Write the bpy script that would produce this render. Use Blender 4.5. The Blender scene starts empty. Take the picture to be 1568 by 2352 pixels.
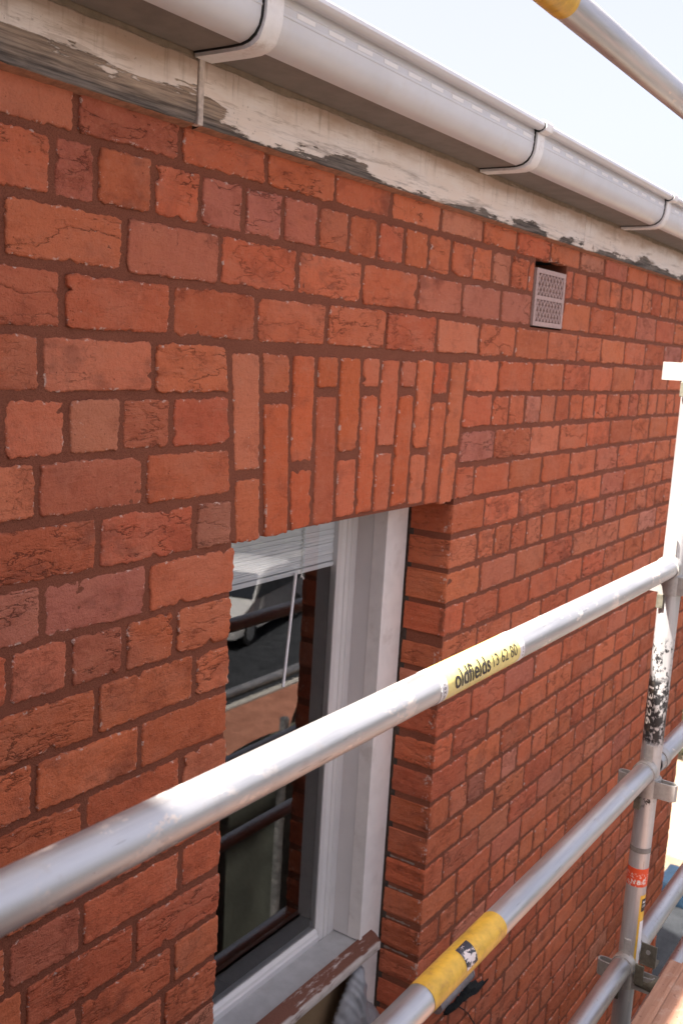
import bpy, bmesh, math, random
from mathutils import Vector, Matrix, noise as mn

R = random.Random(7)
SC = bpy.context.scene
COL = SC.collection

# ---------------------------------------------------------------- camera
CAM_P = Vector((0.02752, -1.18427, -0.37681))
CR = Vector((0.56058767, -0.82601904, 0.05860036))
CU = Vector((0.10066915, 0.13821859, 0.98527222))
CF = Vector((0.82195327, 0.54643221, -0.16063827))
FPX = 2287.0 / 2352.0 * 1024.0          # focal length in pixels of the 1024 px high frame
cam = bpy.data.cameras.new('camera')
cam_o = bpy.data.objects.new('camera', cam)
COL.objects.link(cam_o)
cam_o.matrix_world = Matrix(((CR.x, CU.x, -CF.x, CAM_P.x), (CR.y, CU.y, -CF.y, CAM_P.y),
                             (CR.z, CU.z, -CF.z, CAM_P.z), (0, 0, 0, 1)))
cam.sensor_fit = 'VERTICAL'
cam.sensor_height = 36.0
cam.sensor_width = 24.0
cam.lens = 35.0
cam.clip_start = 0.02
cam.clip_end = 2000
cam.dof.use_dof = True
cam.dof.focus_distance = 1.75
cam.dof.aperture_fstop = 8.0
SC.camera = cam_o

# ---------------------------------------------------------------- light
SUN_V = Vector((-0.578, 0.213, 0.788)).normalized()     # towards the sun: behind the house, left
w = bpy.data.worlds.new('World'); SC.world = w; w.use_nodes = True
wn = w.node_tree; wn.nodes.clear()
sky = wn.nodes.new('ShaderNodeTexSky'); sky.sky_type = 'NISHITA'; sky.sun_disc = False
sky.sun_elevation = math.asin(SUN_V.z)
sky.sun_rotation = math.atan2(SUN_V.x, SUN_V.y)
sky.altitude = 50; sky.air_density = 0.6; sky.dust_density = 8.0; sky.ozone_density = 0.6
bg = wn.nodes.new('ShaderNodeBackground'); bg.inputs['Strength'].default_value = 0.07
hz = wn.nodes.new('ShaderNodeBackground'); hz.inputs['Color'].default_value = (1.0, 0.90, 0.925, 1); hz.inputs['Strength'].default_value = 0.127   # thin bright haze over the whole sky
ad = wn.nodes.new('ShaderNodeAddShader')
wo = wn.nodes.new('ShaderNodeOutputWorld')
wn.links.new(sky.outputs[0], bg.inputs['Color']); wn.links.new(bg.outputs[0], ad.inputs[0]); wn.links.new(hz.outputs[0], ad.inputs[1])
wn.links.new(ad.outputs[0], wo.inputs['Surface'])
sun = bpy.data.lights.new('sun', 'SUN'); sun.energy = 5.0; sun.angle = math.radians(0.53)
sun.color = (1.0, 0.93, 0.84)
sun_o = bpy.data.objects.new('sun', sun); COL.objects.link(sun_o)
sun_o.rotation_euler = SUN_V.to_track_quat('Z', 'Y').to_euler()
sun_o.location = (-6, 3, 10)
SC.view_settings.view_transform = 'Standard'
SC.view_settings.look = 'None'
SC.view_settings.exposure = 2.15
SC.view_settings.gamma = 1.0
SC.view_settings.use_curve_mapping = False


# ---------------------------------------------------------------- helpers
def proj(p):
    d = Vector(p) - CAM_P
    z = d.dot(CF)
    if z < 0.05:
        return None
    return 341 + FPX * d.dot(CR) / z, 512 - FPX * d.dot(CU) / z, z


def tag(o, label=None, cat=None, group=None, kind=None):
    if label: o['label'] = label
    if cat: o['category'] = cat
    if group: o['group'] = group
    if kind: o['kind'] = kind
    return o


def empty(name, loc=(0, 0, 0), parent=None):
    o = bpy.data.objects.new(name, None); COL.objects.link(o)
    o.location = loc; o.empty_display_size = 0.1
    if parent: o.parent = parent
    return o


def link(name, me, mat=None, parent=None, loc=None):
    o = bpy.data.objects.new(name, me); COL.objects.link(o)
    if mat:
        for m in (mat if isinstance(mat, (list, tuple)) else [mat]):
            me.materials.append(m)
    if parent: o.parent = parent
    if loc is not None: o.location = loc
    return o


def mesh(name, vs, fs, smooth=False, mats=None):
    me = bpy.data.meshes.new(name); me.from_pydata([tuple(v) for v in vs], [], fs); me.update()
    if smooth:
        me.polygons.foreach_set('use_smooth', [True] * len(fs))
    if mats:
        me.polygons.foreach_set('material_index', mats)
    return me


class MB:
    def __init__(s): s.v = []; s.f = []; s.m = []

    def add(s, vs, fs, mi=0):
        n = len(s.v); s.v += [tuple(v) for v in vs]; s.f += [tuple(i + n for i in f) for f in fs]; s.m += [mi] * len(fs)

    def box(s, a, b, mi=0):
        x0, y0, z0 = a; x1, y1, z1 = b
        s.add([(x0, y0, z0), (x1, y0, z0), (x1, y1, z0), (x0, y1, z0), (x0, y0, z1), (x1, y0, z1), (x1, y1, z1), (x0, y1, z1)],
              [(0, 3, 2, 1), (4, 5, 6, 7), (0, 1, 5, 4), (1, 2, 6, 5), (2, 3, 7, 6), (3, 0, 4, 7)], mi)

    def cyl(s, a, b, r, n=24, caps=True, r2=None, rings=1, mi=0, wob=0.0):
        a = Vector(a); b = Vector(b); d = (b - a).normalized()
        u = d.orthogonal().normalized() if abs(d.x) < .99 else Vector((0, 1, 0))
        v = d.cross(u); r2 = r if r2 is None else r2
        vs = []
        for k in range(rings + 1):
            t = k / rings; c = a.lerp(b, t); rr = r + (r2 - r) * t
            for i in range(n):
                an = 2 * math.pi * i / n
                q = u * math.cos(an) + v * math.sin(an)
                w_ = wob * mn.noise((c + q * r) * 9) if wob else 0
                vs.append(c + q * (rr + w_))
        fs = []
        for k in range(rings):
            for i in range(n):
                j = (i + 1) % n
                fs.append((k * n + i, k * n + j, (k + 1) * n + j, (k + 1) * n + i))
        if caps:
            fs.append(tuple(range(n - 1, -1, -1))); fs.append(tuple(rings * n + i for i in range(n)))
        s.add(vs, fs, mi)

    def tube(s, a, b, r, t, n=28, rings=1, wob=0.0, mi=0):
        """open hollow tube with wall thickness t"""
        a = Vector(a); b = Vector(b); d = (b - a).normalized()
        u = d.orthogonal().normalized(); v = d.cross(u)
        vs = []; fs = []
        st = [(a, r)] if rings == 1 else []
        seq = [(a.lerp(b, k / rings), r) for k in range(rings + 1)] + [(b, r - t), (a.lerp(b, .5), r - t), (a, r - t)]
        for c, rr in seq:
            for i in range(n):
                an = 2 * math.pi * i / n; q = u * math.cos(an) + v * math.sin(an)
                vs.append(c + q * (rr + (wob * mn.noise((c + q) * 6) if wob else 0)))
        m = len(seq)
        for k in range(m):
            k2 = (k + 1) % m
            for i in range(n):
                j = (i + 1) % n
                fs.append((k * n + i, k * n + j, k2 * n + j, k2 * n + i))
        s.add(vs, fs, mi)

    def sweep(s, path, r, n=8, mi=0):
        path = [Vector(p) for p in path]
        vs = []
        for k, c in enumerate(path):
            d = (path[min(k + 1, len(path) - 1)] - path[max(k - 1, 0)]).normalized()
            u = d.orthogonal().normalized(); v = d.cross(u)
            for i in range(n):
                an = 2 * math.pi * i / n; vs.append(c + (u * math.cos(an) + v * math.sin(an)) * r)
        fs = []
        for k in range(len(path) - 1):
            for i in range(n):
                j = (i + 1) % n; fs.append((k * n + i, k * n + j, (k + 1) * n + j, (k + 1) * n + i))
        fs.append(tuple(range(n - 1, -1, -1))); fs.append(tuple((len(path) - 1) * n + i for i in range(n)))
        s.add(vs, fs, mi)

    def build(s, name, mat=None, parent=None, smooth=False, loc=None, bevel=0, seg=2, fixn=True):
        me = mesh(name, s.v, s.f, smooth, s.m)
        if fixn or bevel:
            bm = bmesh.new(); bm.from_mesh(me)
            if bevel:
                bmesh.ops.bevel(bm, geom=list(bm.edges), offset=bevel, segments=seg, affect='EDGES', profile=0.7)
            if fixn: bmesh.ops.recalc_face_normals(bm, faces=bm.faces)
            bm.to_mesh(me); bm.free()
            if smooth: me.polygons.foreach_set('use_smooth', [True] * len(me.polygons))
        if smooth:
            try: me.set_sharp_from_angle(angle=math.radians(38))
            except Exception: pass
        return link(name, me, mat, parent, loc)


# ---- node helpers
class NT:
    def __init__(s, name):
        s.mat = bpy.data.materials.new(name); s.mat.use_nodes = True
        s.t = s.mat.node_tree; s.b = s.t.nodes['Principled BSDF']; s.out = s.t.nodes['Material Output']

    def n(s, typ, ins=None, **props):
        nd = s.t.nodes.new('ShaderNode' + typ)
        for k, v in props.items(): setattr(nd, k, v)
        for k, v in (ins or {}).items(): s.set(nd.inputs[k], v)
        return nd

    def set(s, sock, v):
        if hasattr(v, 'is_output'): s.t.links.new(v, sock)
        elif isinstance(v, bpy.types.Node): s.t.links.new(v.outputs[0], sock)
        else:
            if isinstance(v, (tuple, list)) and len(v) == 3 and sock.type == 'RGBA': v = (*v, 1)
            sock.default_value = v

    def m(s, op, a, b=0.0, c=None, clamp=False):
        nd = s.t.nodes.new('ShaderNodeMath'); nd.operation = op; nd.use_clamp = clamp
        s.set(nd.inputs[0], a); s.set(nd.inputs[1], b)
        if c is not None: s.set(nd.inputs[2], c)
        return nd.outputs[0]

    def step(s, v, lo, hi):     # smoothstep
        nd = s.t.nodes.new('ShaderNodeMapRange'); nd.interpolation_type = 'SMOOTHSTEP'
        s.set(nd.inputs['Value'], v)
        nd.inputs['From Min'].default_value = lo; nd.inputs['From Max'].default_value = hi
        return nd.outputs[0]

    def mix(s, f, a, b, blend='MIX'):
        nd = s.t.nodes.new('ShaderNodeMix'); nd.data_type = 'RGBA'; nd.blend_type = blend
        s.set(nd.inputs[0], f); s.set(nd.inputs[6], a); s.set(nd.inputs[7], b)
        return nd.outputs[2]

    def coord(s, scale=(1, 1, 1), kind='Object', loc=(0, 0, 0)):
        tc = s.t.nodes.new('ShaderNodeTexCoord')
        mp = s.t.nodes.new('ShaderNodeMapping'); mp.inputs['Scale'].default_value = scale; mp.inputs['Location'].default_value = loc
        s.t.links.new(tc.outputs[kind], mp.inputs[0]); return mp.outputs[0]

    def noise(s, vec, scale, detail=4, rough=.55, dist=0.0, col=False):
        nd = s.n('TexNoise', {'Vector': vec, 'Scale': scale, 'Detail': detail, 'Roughness': rough, 'Distortion': dist})
        return nd.outputs['Color' if col else 'Fac']

    def vor(s, vec, scale, feature='F1', out='Distance', rnd=1.0):
        nd = s.n('TexVoronoi', {'Vector': vec, 'Scale': scale, 'Randomness': rnd}, feature=feature)
        return nd.outputs[out]

    def sep(s, vec):
        nd = s.n('SeparateXYZ', {0: vec}); return nd.outputs

    def attr(s, name, out='Fac'):
        nd = s.n('Attribute', attribute_name=name); return nd.outputs[out]

    def bump(s, h, strength=.5, dist=.002, normal=None):
        nd = s.n('Bump', {'Height': h, 'Strength': strength, 'Distance': dist})
        if normal is not None: s.set(nd.inputs['Normal'], normal)
        return nd.outputs[0]

    def fin(s, color=None, rough=None, metal=None, normal=None, spec=None):
        if color is not None: s.set(s.b.inputs['Base Color'], color)
        if rough is not None: s.set(s.b.inputs['Roughness'], rough)
        if metal is not None: s.set(s.b.inputs['Metallic'], metal)
        if normal is not None: s.set(s.b.inputs['Normal'], normal)
        if spec is not None: s.set(s.b.inputs['Specular IOR Level'], spec)
        return s.mat


# ---------------------------------------------------------------- materials
def mat_brick():
    t = NT('brick'); P = t.coord()
    tint = t.attr('tint', 'Color'); rim = t.attr('rim'); bid = t.attr('bid')
    sh = t.n('CombineXYZ', {0: t.m('MULTIPLY', bid, 91), 1: t.m('MULTIPLY', bid, 53), 2: t.m('MULTIPLY', bid, 37)}).outputs[0]
    def at(scale):      # brick-local pattern space: every brick is fired on its own
        return t.n('VectorMath', {0: t.coord(scale), 1: sh}, operation='ADD').outputs[0]
    big = t.noise(at((13, 13, 17)), 1.0, 4, .62); mid = t.noise(at((62, 62, 62)), 1.0, 6, .7); fine = t.noise(P, 430, 3, .75)
    st = t.noise(at((75, 75, 10)), 1.0, 5, .65); bed = t.noise(at((11, 11, 70)), 1.0, 5, .65)
    c = t.mix(t.m('MULTIPLY', t.step(big, .48, .70), .75), tint, t.mix(.6, tint, (.32, .075, .038)))
    c = t.mix(t.m('MULTIPLY', t.step(big, .48, .28), .55), c, t.mix(.45, c, (.62, .19, .09)))
    c = t.mix(t.m('MULTIPLY', t.step(mid, .52, .70), .6), c, t.mix(.5, c, (.62, .24, .14)))
    c = t.mix(t.m('MULTIPLY', t.step(mid, .44, .30), .45), c, t.mix(.5, c, (.24, .065, .036)))
    c = t.mix(t.m('MULTIPLY', t.step(st, .57, .74), .4), c, t.mix(.5, c, (.24, .07, .04)))
    c = t.mix(t.m('MULTIPLY', t.step(bed, .55, .72), .35), c, t.mix(.6, c, (.58, .23, .14)))
    c = t.mix(t.m('MULTIPLY', t.step(fine, .56, .74), .5), c, t.mix(.5, c, (.64, .30, .19)))
    c = t.mix(t.m('MULTIPLY', t.step(fine, .40, .28), .4), c, t.mix(.6, c, (.12, .035, .02)))
    burn = t.m('MULTIPLY', t.step(t.noise(at((8, 8, 12)), 1.0, 4, .6), .54, .70), t.step(t.m('FRACT', t.m('MULTIPLY', bid, 5.77)), .35, .9))
    c = t.mix(t.m('MULTIPLY', burn, .65), c, (.20, .062, .04))
    dustm = t.m('MULTIPLY', t.step(t.noise(at((6, 6, 9)), 1.0, 4, .6), .45, .68), .2)
    c = t.mix(dustm, c, (.60, .27, .18))
    f2 = t.noise(at((170, 170, 150)), 1.0, 5, .8)
    c = t.mix(t.m('MULTIPLY', t.step(f2, .54, .68), .35), c, t.mix(.5, c, (.70, .33, .21)))
    c = t.mix(t.m('MULTIPLY', t.step(f2, .42, .32), .4), c, t.mix(.6, c, (.13, .04, .024)))
    # firing cracks: long ragged lines mostly along the brick, with side branches
    def crackline(scale, thr, width, det=7, rg=.62):
        n_ = t.noise(at(scale), 1.0, det, rg)
        d_ = t.m('ABSOLUTE', t.m('SUBTRACT', n_, thr))
        return d_, t.step(d_, width, width * .25)
    d1, l1 = crackline((6, 6, 17), .5, .0085, 6, .6)
    d2, l2 = crackline((14, 14, 24), .47, .007, 6, .6)
    brk = t.noise(at((16, 16, 16)), 1.0, 3, .6)
    f1 = t.m('FRACT', t.m('MULTIPLY', bid, 7.31)); f3 = t.m('FRACT', t.m('MULTIPLY', bid, 3.17))
    l1 = t.m('MULTIPLY', l1, t.m('MULTIPLY', t.step(brk, .38, .52), t.step(f1, .22, .8)))
    l2 = t.m('MULTIPLY', l2, t.m('MULTIPLY', t.step(brk, .52, .40), t.step(f3, .5, .9)))
    cr = t.m('MAXIMUM', t.m('MULTIPLY', l1, .8), t.m('MULTIPLY', l2, .5))
    crw = t.m('MULTIPLY', t.step(d1, .05, .0), t.step(f1, .25, .6))
    # finer crazing in patches
    wz = t.n('VectorMath', {0: t.noise(at((70, 70, 70)), 1.0, 4, .65, col=True), 1: (1.2, 1.2, 1.2)}, operation='MULTIPLY').outputs[0]
    ve2 = t.vor(t.n('VectorMath', {0: at((38, 38, 62)), 1: wz}, operation='ADD').outputs[0], 1.0, 'DISTANCE_TO_EDGE')
    cz = t.m('MULTIPLY', t.step(ve2, .04, .006), t.m('MULTIPLY', t.step(t.m('FRACT', t.m('MULTIPLY', bid, 13.7)), .4, .95), t.step(big, .42, .6)))
    crk = t.m('MAXIMUM', cr, t.m('MULTIPLY', cz, .32))
    # small pits
    pit = t.m('MULTIPLY', t.step(t.vor(at((120, 120, 120)), 1.0), .22, .08), t.step(t.noise(at((24, 24, 24)), 1.0, 3, .6), .54, .66))
    c = t.mix(t.m('MULTIPLY', t.m('MAXIMUM', crk, t.m('MULTIPLY', pit, .5)), .8), c, (.07, .022, .013))
    # pale chips and lime along the arrises
    chip = t.m('MULTIPLY', t.step(rim, .2, .75), t.step(t.noise(P, 58, 5, .75), .565, .61))
    c = t.mix(t.m('MULTIPLY', chip, .9), c, (.72, .53, .45))
    sp = t.m('MULTIPLY', t.step(t.noise(P, 130, 4, .65), .665, .70), t.step(t.noise(P, 8, 2, .5), .54, .66))
    c = t.mix(t.m('MULTIPLY', sp, .85), c, (.70, .50, .41))
    # mortar smeared over the rim
    sm = t.m('MULTIPLY', t.step(rim, .6, 1.0), t.step(t.noise(P, 34, 4, .65), .5, .64))
    c = t.mix(t.m('MULTIPLY', sm, .8), c, (.25, .085, .05))
    h = t.m('ADD', t.m('MULTIPLY', mid, 1.0), t.m('ADD', t.m('MULTIPLY', fine, .4), t.m('MULTIPLY', f2, .7)))
    h = t.m('SUBTRACT', h, t.m('ADD', t.m('MULTIPLY', crk, .8), t.m('MULTIPLY', crw, .35)))
    h = t.m('SUBTRACT', h, t.m('MULTIPLY', pit, .7))
    h = t.m('ADD', h, t.m('ADD', t.m('MULTIPLY', bed, .8), t.m('MULTIPLY', t.noise(P, 22, 5, .65), 1.0)))
    return t.fin(c, .9, 0, t.bump(h, .9, .0055), .2)


def mat_mortar():
    t = NT('mortar'); P = t.coord()
    gr = t.noise(P, 620, 3, .8); md = t.noise(P, 120, 5, .75); bg_ = t.noise(P, 12, 3, .5)
    c = t.mix(bg_, (.23, .077, .046), (.33, .115, .068))
    c = t.mix(t.m('MULTIPLY', t.step(gr, .55, .75), .6), c, (.42, .20, .13))
    c = t.mix(t.m('MULTIPLY', t.step(gr, .47, .30), .75), c, (.05, .02, .014))
    h = t.m('ADD', t.m('MULTIPLY', gr, .6), md)
    return t.fin(c, .95, 0, t.bump(h, 1.0, .0045), .15)


def mat_lime():
    t = NT('old_lime_mortar'); P = t.coord()
    n_ = t.noise(P, 240, 4, .7)
    return t.fin(t.mix(n_, (.20, .14, .11), (.46, .36, .30)), .95, 0, t.bump(n_, .8, .003), .15)


def mat_fascia(name, line, left_bare=None, seed=0.0):
    t = NT(name); P = t.coord()
    x, y, z = t.sep(P)
    h = t.m('DIVIDE', t.m('ADD', z, .031), .112)
    grain = t.noise(t.coord((7, 40, 170), loc=(seed, 0, 0)), 1.0, 6, .7)
    n1 = t.noise(t.coord((9, 30, 110), loc=(seed, 0, 2)), 1.0, 10, .75)
    n2 = t.noise(t.coord((4.2, 9, 16), loc=(seed * 2, 0, 5)), 1.0, 5, .6)
    v = t.m('SUBTRACT', t.m('ADD', h, t.m('ADD', t.m('MULTIPLY', t.m('SUBTRACT', n1, .5), .75), t.m('MULTIPLY', t.m('SUBTRACT', n2, .5), 1.5))), line)
    if left_bare:
        v = t.m('SUBTRACT', v, t.m('MULTIPLY', t.step(x, left_bare[1], left_bare[0]), left_bare[2]))
    paint = t.step(v, -.010, .010)
    top = t.step(t.m('ADD', h, t.m('MULTIPLY', t.m('SUBTRACT', n1, .5), .22)), .87, .90)
    paint = t.m('MULTIPLY', paint, t.m('SUBTRACT', 1.0, t.m('MULTIPLY', top, .9)))
    cream = t.mix(t.step(n2, .3, .7), (.86, .78, .72), (.80, .67, .57))
    worn = t.noise(t.coord((5, 30, 60), loc=(seed, 3, 1)), 1.0, 9, .75)
    stain = t.m('MULTIPLY', t.step(t.m('ADD', h, t.m('MULTIPLY', t.m('SUBTRACT', n2, .5), .6)), .50, .86), .75)
    cream = t.mix(stain, cream, (.34, .19, .11))
    drip = t.noise(t.coord((60, 9, 5), loc=(seed, 0, 0)), 1.0, 5, .65)
    cream = t.mix(t.m('MULTIPLY', t.m('MULTIPLY', t.step(drip, .52, .72), t.step(h, .25, .8)), .65), cream, (.27, .18, .12))
    low = t.step(t.m('ADD', h, t.m('MULTIPLY', t.m('SUBTRACT', n2, .5), 1.2)), .55, .0)
    cream = t.mix(t.m('MULTIPLY', t.m('MULTIPLY', t.step(worn, .47, .60), low), .8), cream, (.23, .175, .14))
    cream = t.mix(t.m('MULTIPLY', t.step(worn, .56, .64), .5), cream, (.40, .29, .21))
    cream = t.mix(t.m('MULTIPLY', t.step(t.noise(P, 120, 4, .65), .64, .72), .6), cream, (.24, .165, .115))
    cream = t.mix(t.m('MULTIPLY', t.step(t.noise(P, 17, 3, .5), .70, .76), .7), cream, (.20, .10, .05))
    edge_sh = t.m('MULTIPLY', t.step(v, .07, .0), .35)
    wood = t.mix(t.step(grain, .3, .7), (.17, .12, .09), (.50, .37, .27))
    dark = t.step(t.m('ADD', h, t.m('MULTIPLY', t.m('SUBTRACT', n2, .5), .9)), .40, .05)
    wood = t.mix(t.m('MULTIPLY', dark, .85), wood, t.mix(t.step(grain, .35, .7), (.030, .029, .030), (.19, .165, .15)))
    topc = t.mix(t.noise(P, 40, 5, .65), (.085, .065, .04), (.36, .27, .19))
    wood = t.mix(top, wood, topc)
    cream = t.mix(edge_sh, cream, (.52, .40, .31))
    c = t.mix(paint, wood, cream)
    hh = t.m('ADD', t.m('MULTIPLY', paint, .8), t.m('MULTIPLY', grain, t.m('SUBTRACT', .55, t.m('MULTIPLY', paint, .45))))
    return t.fin(c, t.m('SUBTRACT', .85, t.m('MULTIPLY', paint, .3)), 0, t.bump(hh, .8, .0028), .3)


def mat_alu(name, ax=0, splash=.62, dirt=.5, blackband=None, rust=0.0, met=.88):
    """mill-finish aluminium tube; ax is the tube's own axis"""
    t = NT(name); P = t.coord()
    s1 = [38, 38, 38]; s1[ax] = 2.2
    s2 = [260, 260, 260]; s2[ax] = 11
    st = t.noise(t.coord(tuple(s1)), 1.0, 4, .6); sc = t.noise(t.coord(tuple(s2)), 1.0, 3, .6)
    md = t.noise(P, 24, 5, .65); fn = t.noise(P, 140, 4, .7)
    c = t.mix(t.step(st, .3, .7), (.40, .40, .415), (.60, .595, .60))
    c = t.mix(t.m('MULTIPLY', t.step(md, .55, .75), .45 * dirt), c, (.42, .38, .35))
    scr = t.m('MULTIPLY', t.step(sc, .66, .72), t.step(md, .45, .6))
    c = t.mix(t.m('MULTIPLY', scr, .8 * dirt), c, (.12, .11, .11))
    spk = t.m('MULTIPLY', t.step(fn, .70, .74), t.step(t.noise(P, 6, 2, .5), .5, .65))
    c = t.mix(t.m('MULTIPLY', spk, dirt), c, (.13, .10, .09))
    s3 = [30, 30, 30]; s3[ax] = 16
    spl = t.m('MULTIPLY', t.step(t.noise(t.coord(tuple(s3)), 1.0, 6, .7), splash, splash + .03), t.step(t.noise(P, 5, 2, .5), .45, .55))
    metal = t.m('SUBTRACT', met, t.m('MULTIPLY', t.m('MAXIMUM', spl, t.m('MULTIPLY', t.step(md, .5, .75), .5)), .5))
    c = t.mix(spl, c, (.70, .62, .56))
    if rust:
        rs = t.step(t.noise(P, 85, 5, .7), .62 - .08 * rust, .68)
        rs = t.m('MULTIPLY', rs, t.step(t.noise(P, 9, 3, .6), .42, .6))
        c = t.mix(t.m('MULTIPLY', rs, rust), c, (.16, .075, .05)); metal = t.m('MULTIPLY', metal, t.m('SUBTRACT', 1.0, rs))
    if blackband:
        x, y, z = t.sep(P)
        for (z0, z1, thr) in blackband:
            b = t.m('MULTIPLY', t.step(z, z0 - .012, z0 + .008), t.step(z, z1 + .012, z1 - .008))
            wn_ = t.noise(t.coord((60, 60, 45)), 1.0, 7, .75)
            b = t.m('MULTIPLY', b, t.step(wn_, thr, thr + .03))
            c = t.mix(b, c, (.018, .018, .02)); metal = t.m('MULTIPLY', metal, t.m('SUBTRACT', 1.0, b))
    rough = t.m('ADD', .30, t.m('MULTIPLY', st, .22))
    return t.fin(c, rough, metal, t.bump(t.m('ADD', t.m('MULTIPLY', fn, .4), md), .25, .0012), .5)


def mat_plain(name, col, rough=.6, metal=0.0, var=.15, scale=40, bump=.2, dirtc=None, spec=.4, bd=.001):
    t = NT(name); P = t.coord()
    n_ = t.noise(P, scale, 5, .6); n2 = t.noise(P, scale * 6, 3, .6)
    c = t.mix(t.step(n_, .3, .75), tuple(k * (1 + var) for k in col), tuple(k * (1 - var) for k in col))
    if dirtc: c = t.mix(t.m('MULTIPLY', t.step(t.noise(P, scale * .6, 6, .7), .52, .72), .6), c, dirtc)
    return t.fin(c, rough, metal, t.bump(t.m('ADD', n_, t.m('MULTIPLY', n2, .4)), bump, bd), spec)


M = {}
M['brick'] = mat_brick(); M['mortar'] = mat_mortar(); M['lime'] = mat_lime()
M['fascia1'] = mat_fascia('peeling_paint_left', .50, None, 0.35)
M['fascia2'] = mat_fascia('peeling_paint_right', .10, (1.30, 1.43, .38), 3.1)
M['fascia3'] = mat_fascia('peeling_paint_far', .14, None, 7.7)
M['strip'] = mat_plain('worn_painted_strip', (.56, .47, .41), .7, var=.25, scale=60, bump=.5, dirtc=(.2, .16, .13))
M['underside'] = mat_plain('raw_underside', (.34, .16, .095), .9, var=.3, scale=60, bump=.5)
M['pvc'] = mat_plain('white_pvc', (.62, .63, .66), .34, var=.03, scale=12, bump=.03, dirtc=(.57, .54, .52))
M['pvc_shade_grime'] = mat_plain('gutter_bottom_shade_grime', (.19, .168, .15), .6, var=.12, scale=22, bump=.1, dirtc=(.15, .13, .115))  # underside shade painted in as a darker colour, with slight grime mottling
M['pvc_strap'] = mat_plain('white_pvc_strap', (.78, .77, .77), .45, var=.05, scale=50, bump=.1, dirtc=(.5, .44, .4))
M['pvc_glow_paint'] = mat_plain('glow_paint_pvc', (.80, .79, .79), .4, var=.02, scale=12, bump=.02)  # lighter copy of the PVC: sun glow put into the colour
M['rubber'] = mat_plain('black_rubber', (.012, .012, .012), .7, var=.2)
M['frame'] = mat_plain('white_frame_paint', (.82, .79, .765), .42, var=.05, scale=18, bump=.08, dirtc=(.62, .57, .53))
M['frame_in'] = mat_plain('white_sash_plastic', (.68, .66, .65), .35, var=.03, scale=10, bump=.03)
M['transom'] = mat_plain('shade_grey_transom', (.40, .40, .40), .5, var=.1, scale=20, bump=.1, dirtc=(.33, .31, .29))  # white paint greyed, shade put into the colour
M['gap'] = mat_plain('dark_sealant_gap', (.07, .052, .042), .9, var=.4, scale=80, bump=.6)
M['airbrick'] = mat_plain('pink_terracotta', (.47, .33, .30), .85, var=.12, scale=120, bump=.4)
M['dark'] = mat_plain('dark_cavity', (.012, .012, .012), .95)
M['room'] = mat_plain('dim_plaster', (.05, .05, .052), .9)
M['slat'] = mat_plain('white_blind_slat', (.80, .80, .82), .4, var=.03, scale=20, bump=.02)
M['cord'] = mat_plain('blind_cord', (.66, .64, .60), .8, var=.2, scale=200, bump=.4)
M['alu_r1'] = mat_alu('aluminium_rail_splashed', 0, .55, 1.15, met=.66)
M['alu_r0'] = mat_alu('aluminium_rail_pale', 0, .64, .7, met=.5)
M['alu_r2'] = mat_alu('aluminium_rail', 0, .66, 1.1, met=.8)
M['alu_r3'] = mat_alu('aluminium_rail_speckled', 0, .68, 1.0, rust=.85)
M['alu_std'] = mat_alu('aluminium_standard', 2, .66, 1.0, met=.5, blackband=[(-1.295, -1.13, .455), (-1.14, -1.03, .54), (-1.46, -1.415, .52)])
M['cast'] = mat_plain('cast_aluminium', (.40, .385, .37), .5, .5, var=.12, scale=70, bump=.4, dirtc=(.34, .31, .28))
M['cast_dark'] = mat_plain('dirty_steel', (.15, .14, .11), .6, .5, var=.3, scale=60, bump=.4, dirtc=(.09, .07, .05))
M['yellow'] = mat_plain('yellow_band', (.66, .40, .05), .42, var=.16, scale=45, bump=.2, dirtc=(.36, .17, .06))
M['pale_yellow'] = mat_plain('pale_yellow_label', (.80, .66, .24), .5, var=.1, scale=40, bump=.1, dirtc=(.70, .62, .45))
M['white_label'] = mat_plain('white_label', (.74, .72, .72), .5, var=.05, scale=40, bump=.1)
M['ink'] = mat_plain('black_ink', (.035, .03, .028), .6, var=.3, scale=150, dirtc=(.22, .18, .12))
M['white_ink'] = mat_plain('white_ink', (.72, .70, .68), .6, var=.1, scale=150)
M['band_grey'] = mat_plain('grey_tape', (.20, .19, .18), .7, var=.2)


def mat_red_label():
    t = NT('worn_red_label'); P = t.coord()
    n_ = t.noise(P, 150, 5, .7)
    x, y, z = t.sep(P)
    lo = t.step(z, -1.638, -1.645)
    c = t.mix(t.m('MULTIPLY', t.step(n_, .55, .58), lo), (.66, .075, .02), (.72, .62, .58))
    return t.fin(c, .55)


def mat_torn():
    t = NT('torn_dark_sticker'); P = t.coord((40, 60, 60))
    n_ = t.noise(P, 1.0, 4, .7); b = t.vor(t.coord((95, 30, 140)), 1.0, 'F1', 'Color')
    bb = t.sep(b)[0]
    c = t.mix(t.step(n_, .5, .54), (.025, .028, .04), (.70, .62, .60))
    c = t.mix(t.m('MULTIPLY', t.step(bb, .62, .66), .8), c, (.03, .03, .045))
    return t.fin(c, .5)


M['red_label'] = mat_red_label(); M['torn'] = mat_torn()


def mat_deck():
    t = NT('weathered_deck_ply'); P = t.coord()
    g = t.noise(t.coord((3, 45, 45)), 1.0, 6, .65); n_ = t.noise(P, 26, 5, .65)
    c = t.mix(t.step(g, .3, .7), (.26, .135, .09), (.38, .215, .15))
    c = t.mix(t.m('MULTIPLY', t.step(n_, .5, .72), .6), c, (.44, .33, .27))
    c = t.mix(t.m('MULTIPLY', t.step(t.noise(P, 70, 4, .7), .62, .68), .7), c, (.12, .06, .045))
    return t.fin(c, .75, 0, t.bump(t.m('ADD', g, t.m('MULTIPLY', n_, .6)), .4, .002), .3)


M['deck'] = mat_deck()


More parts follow.
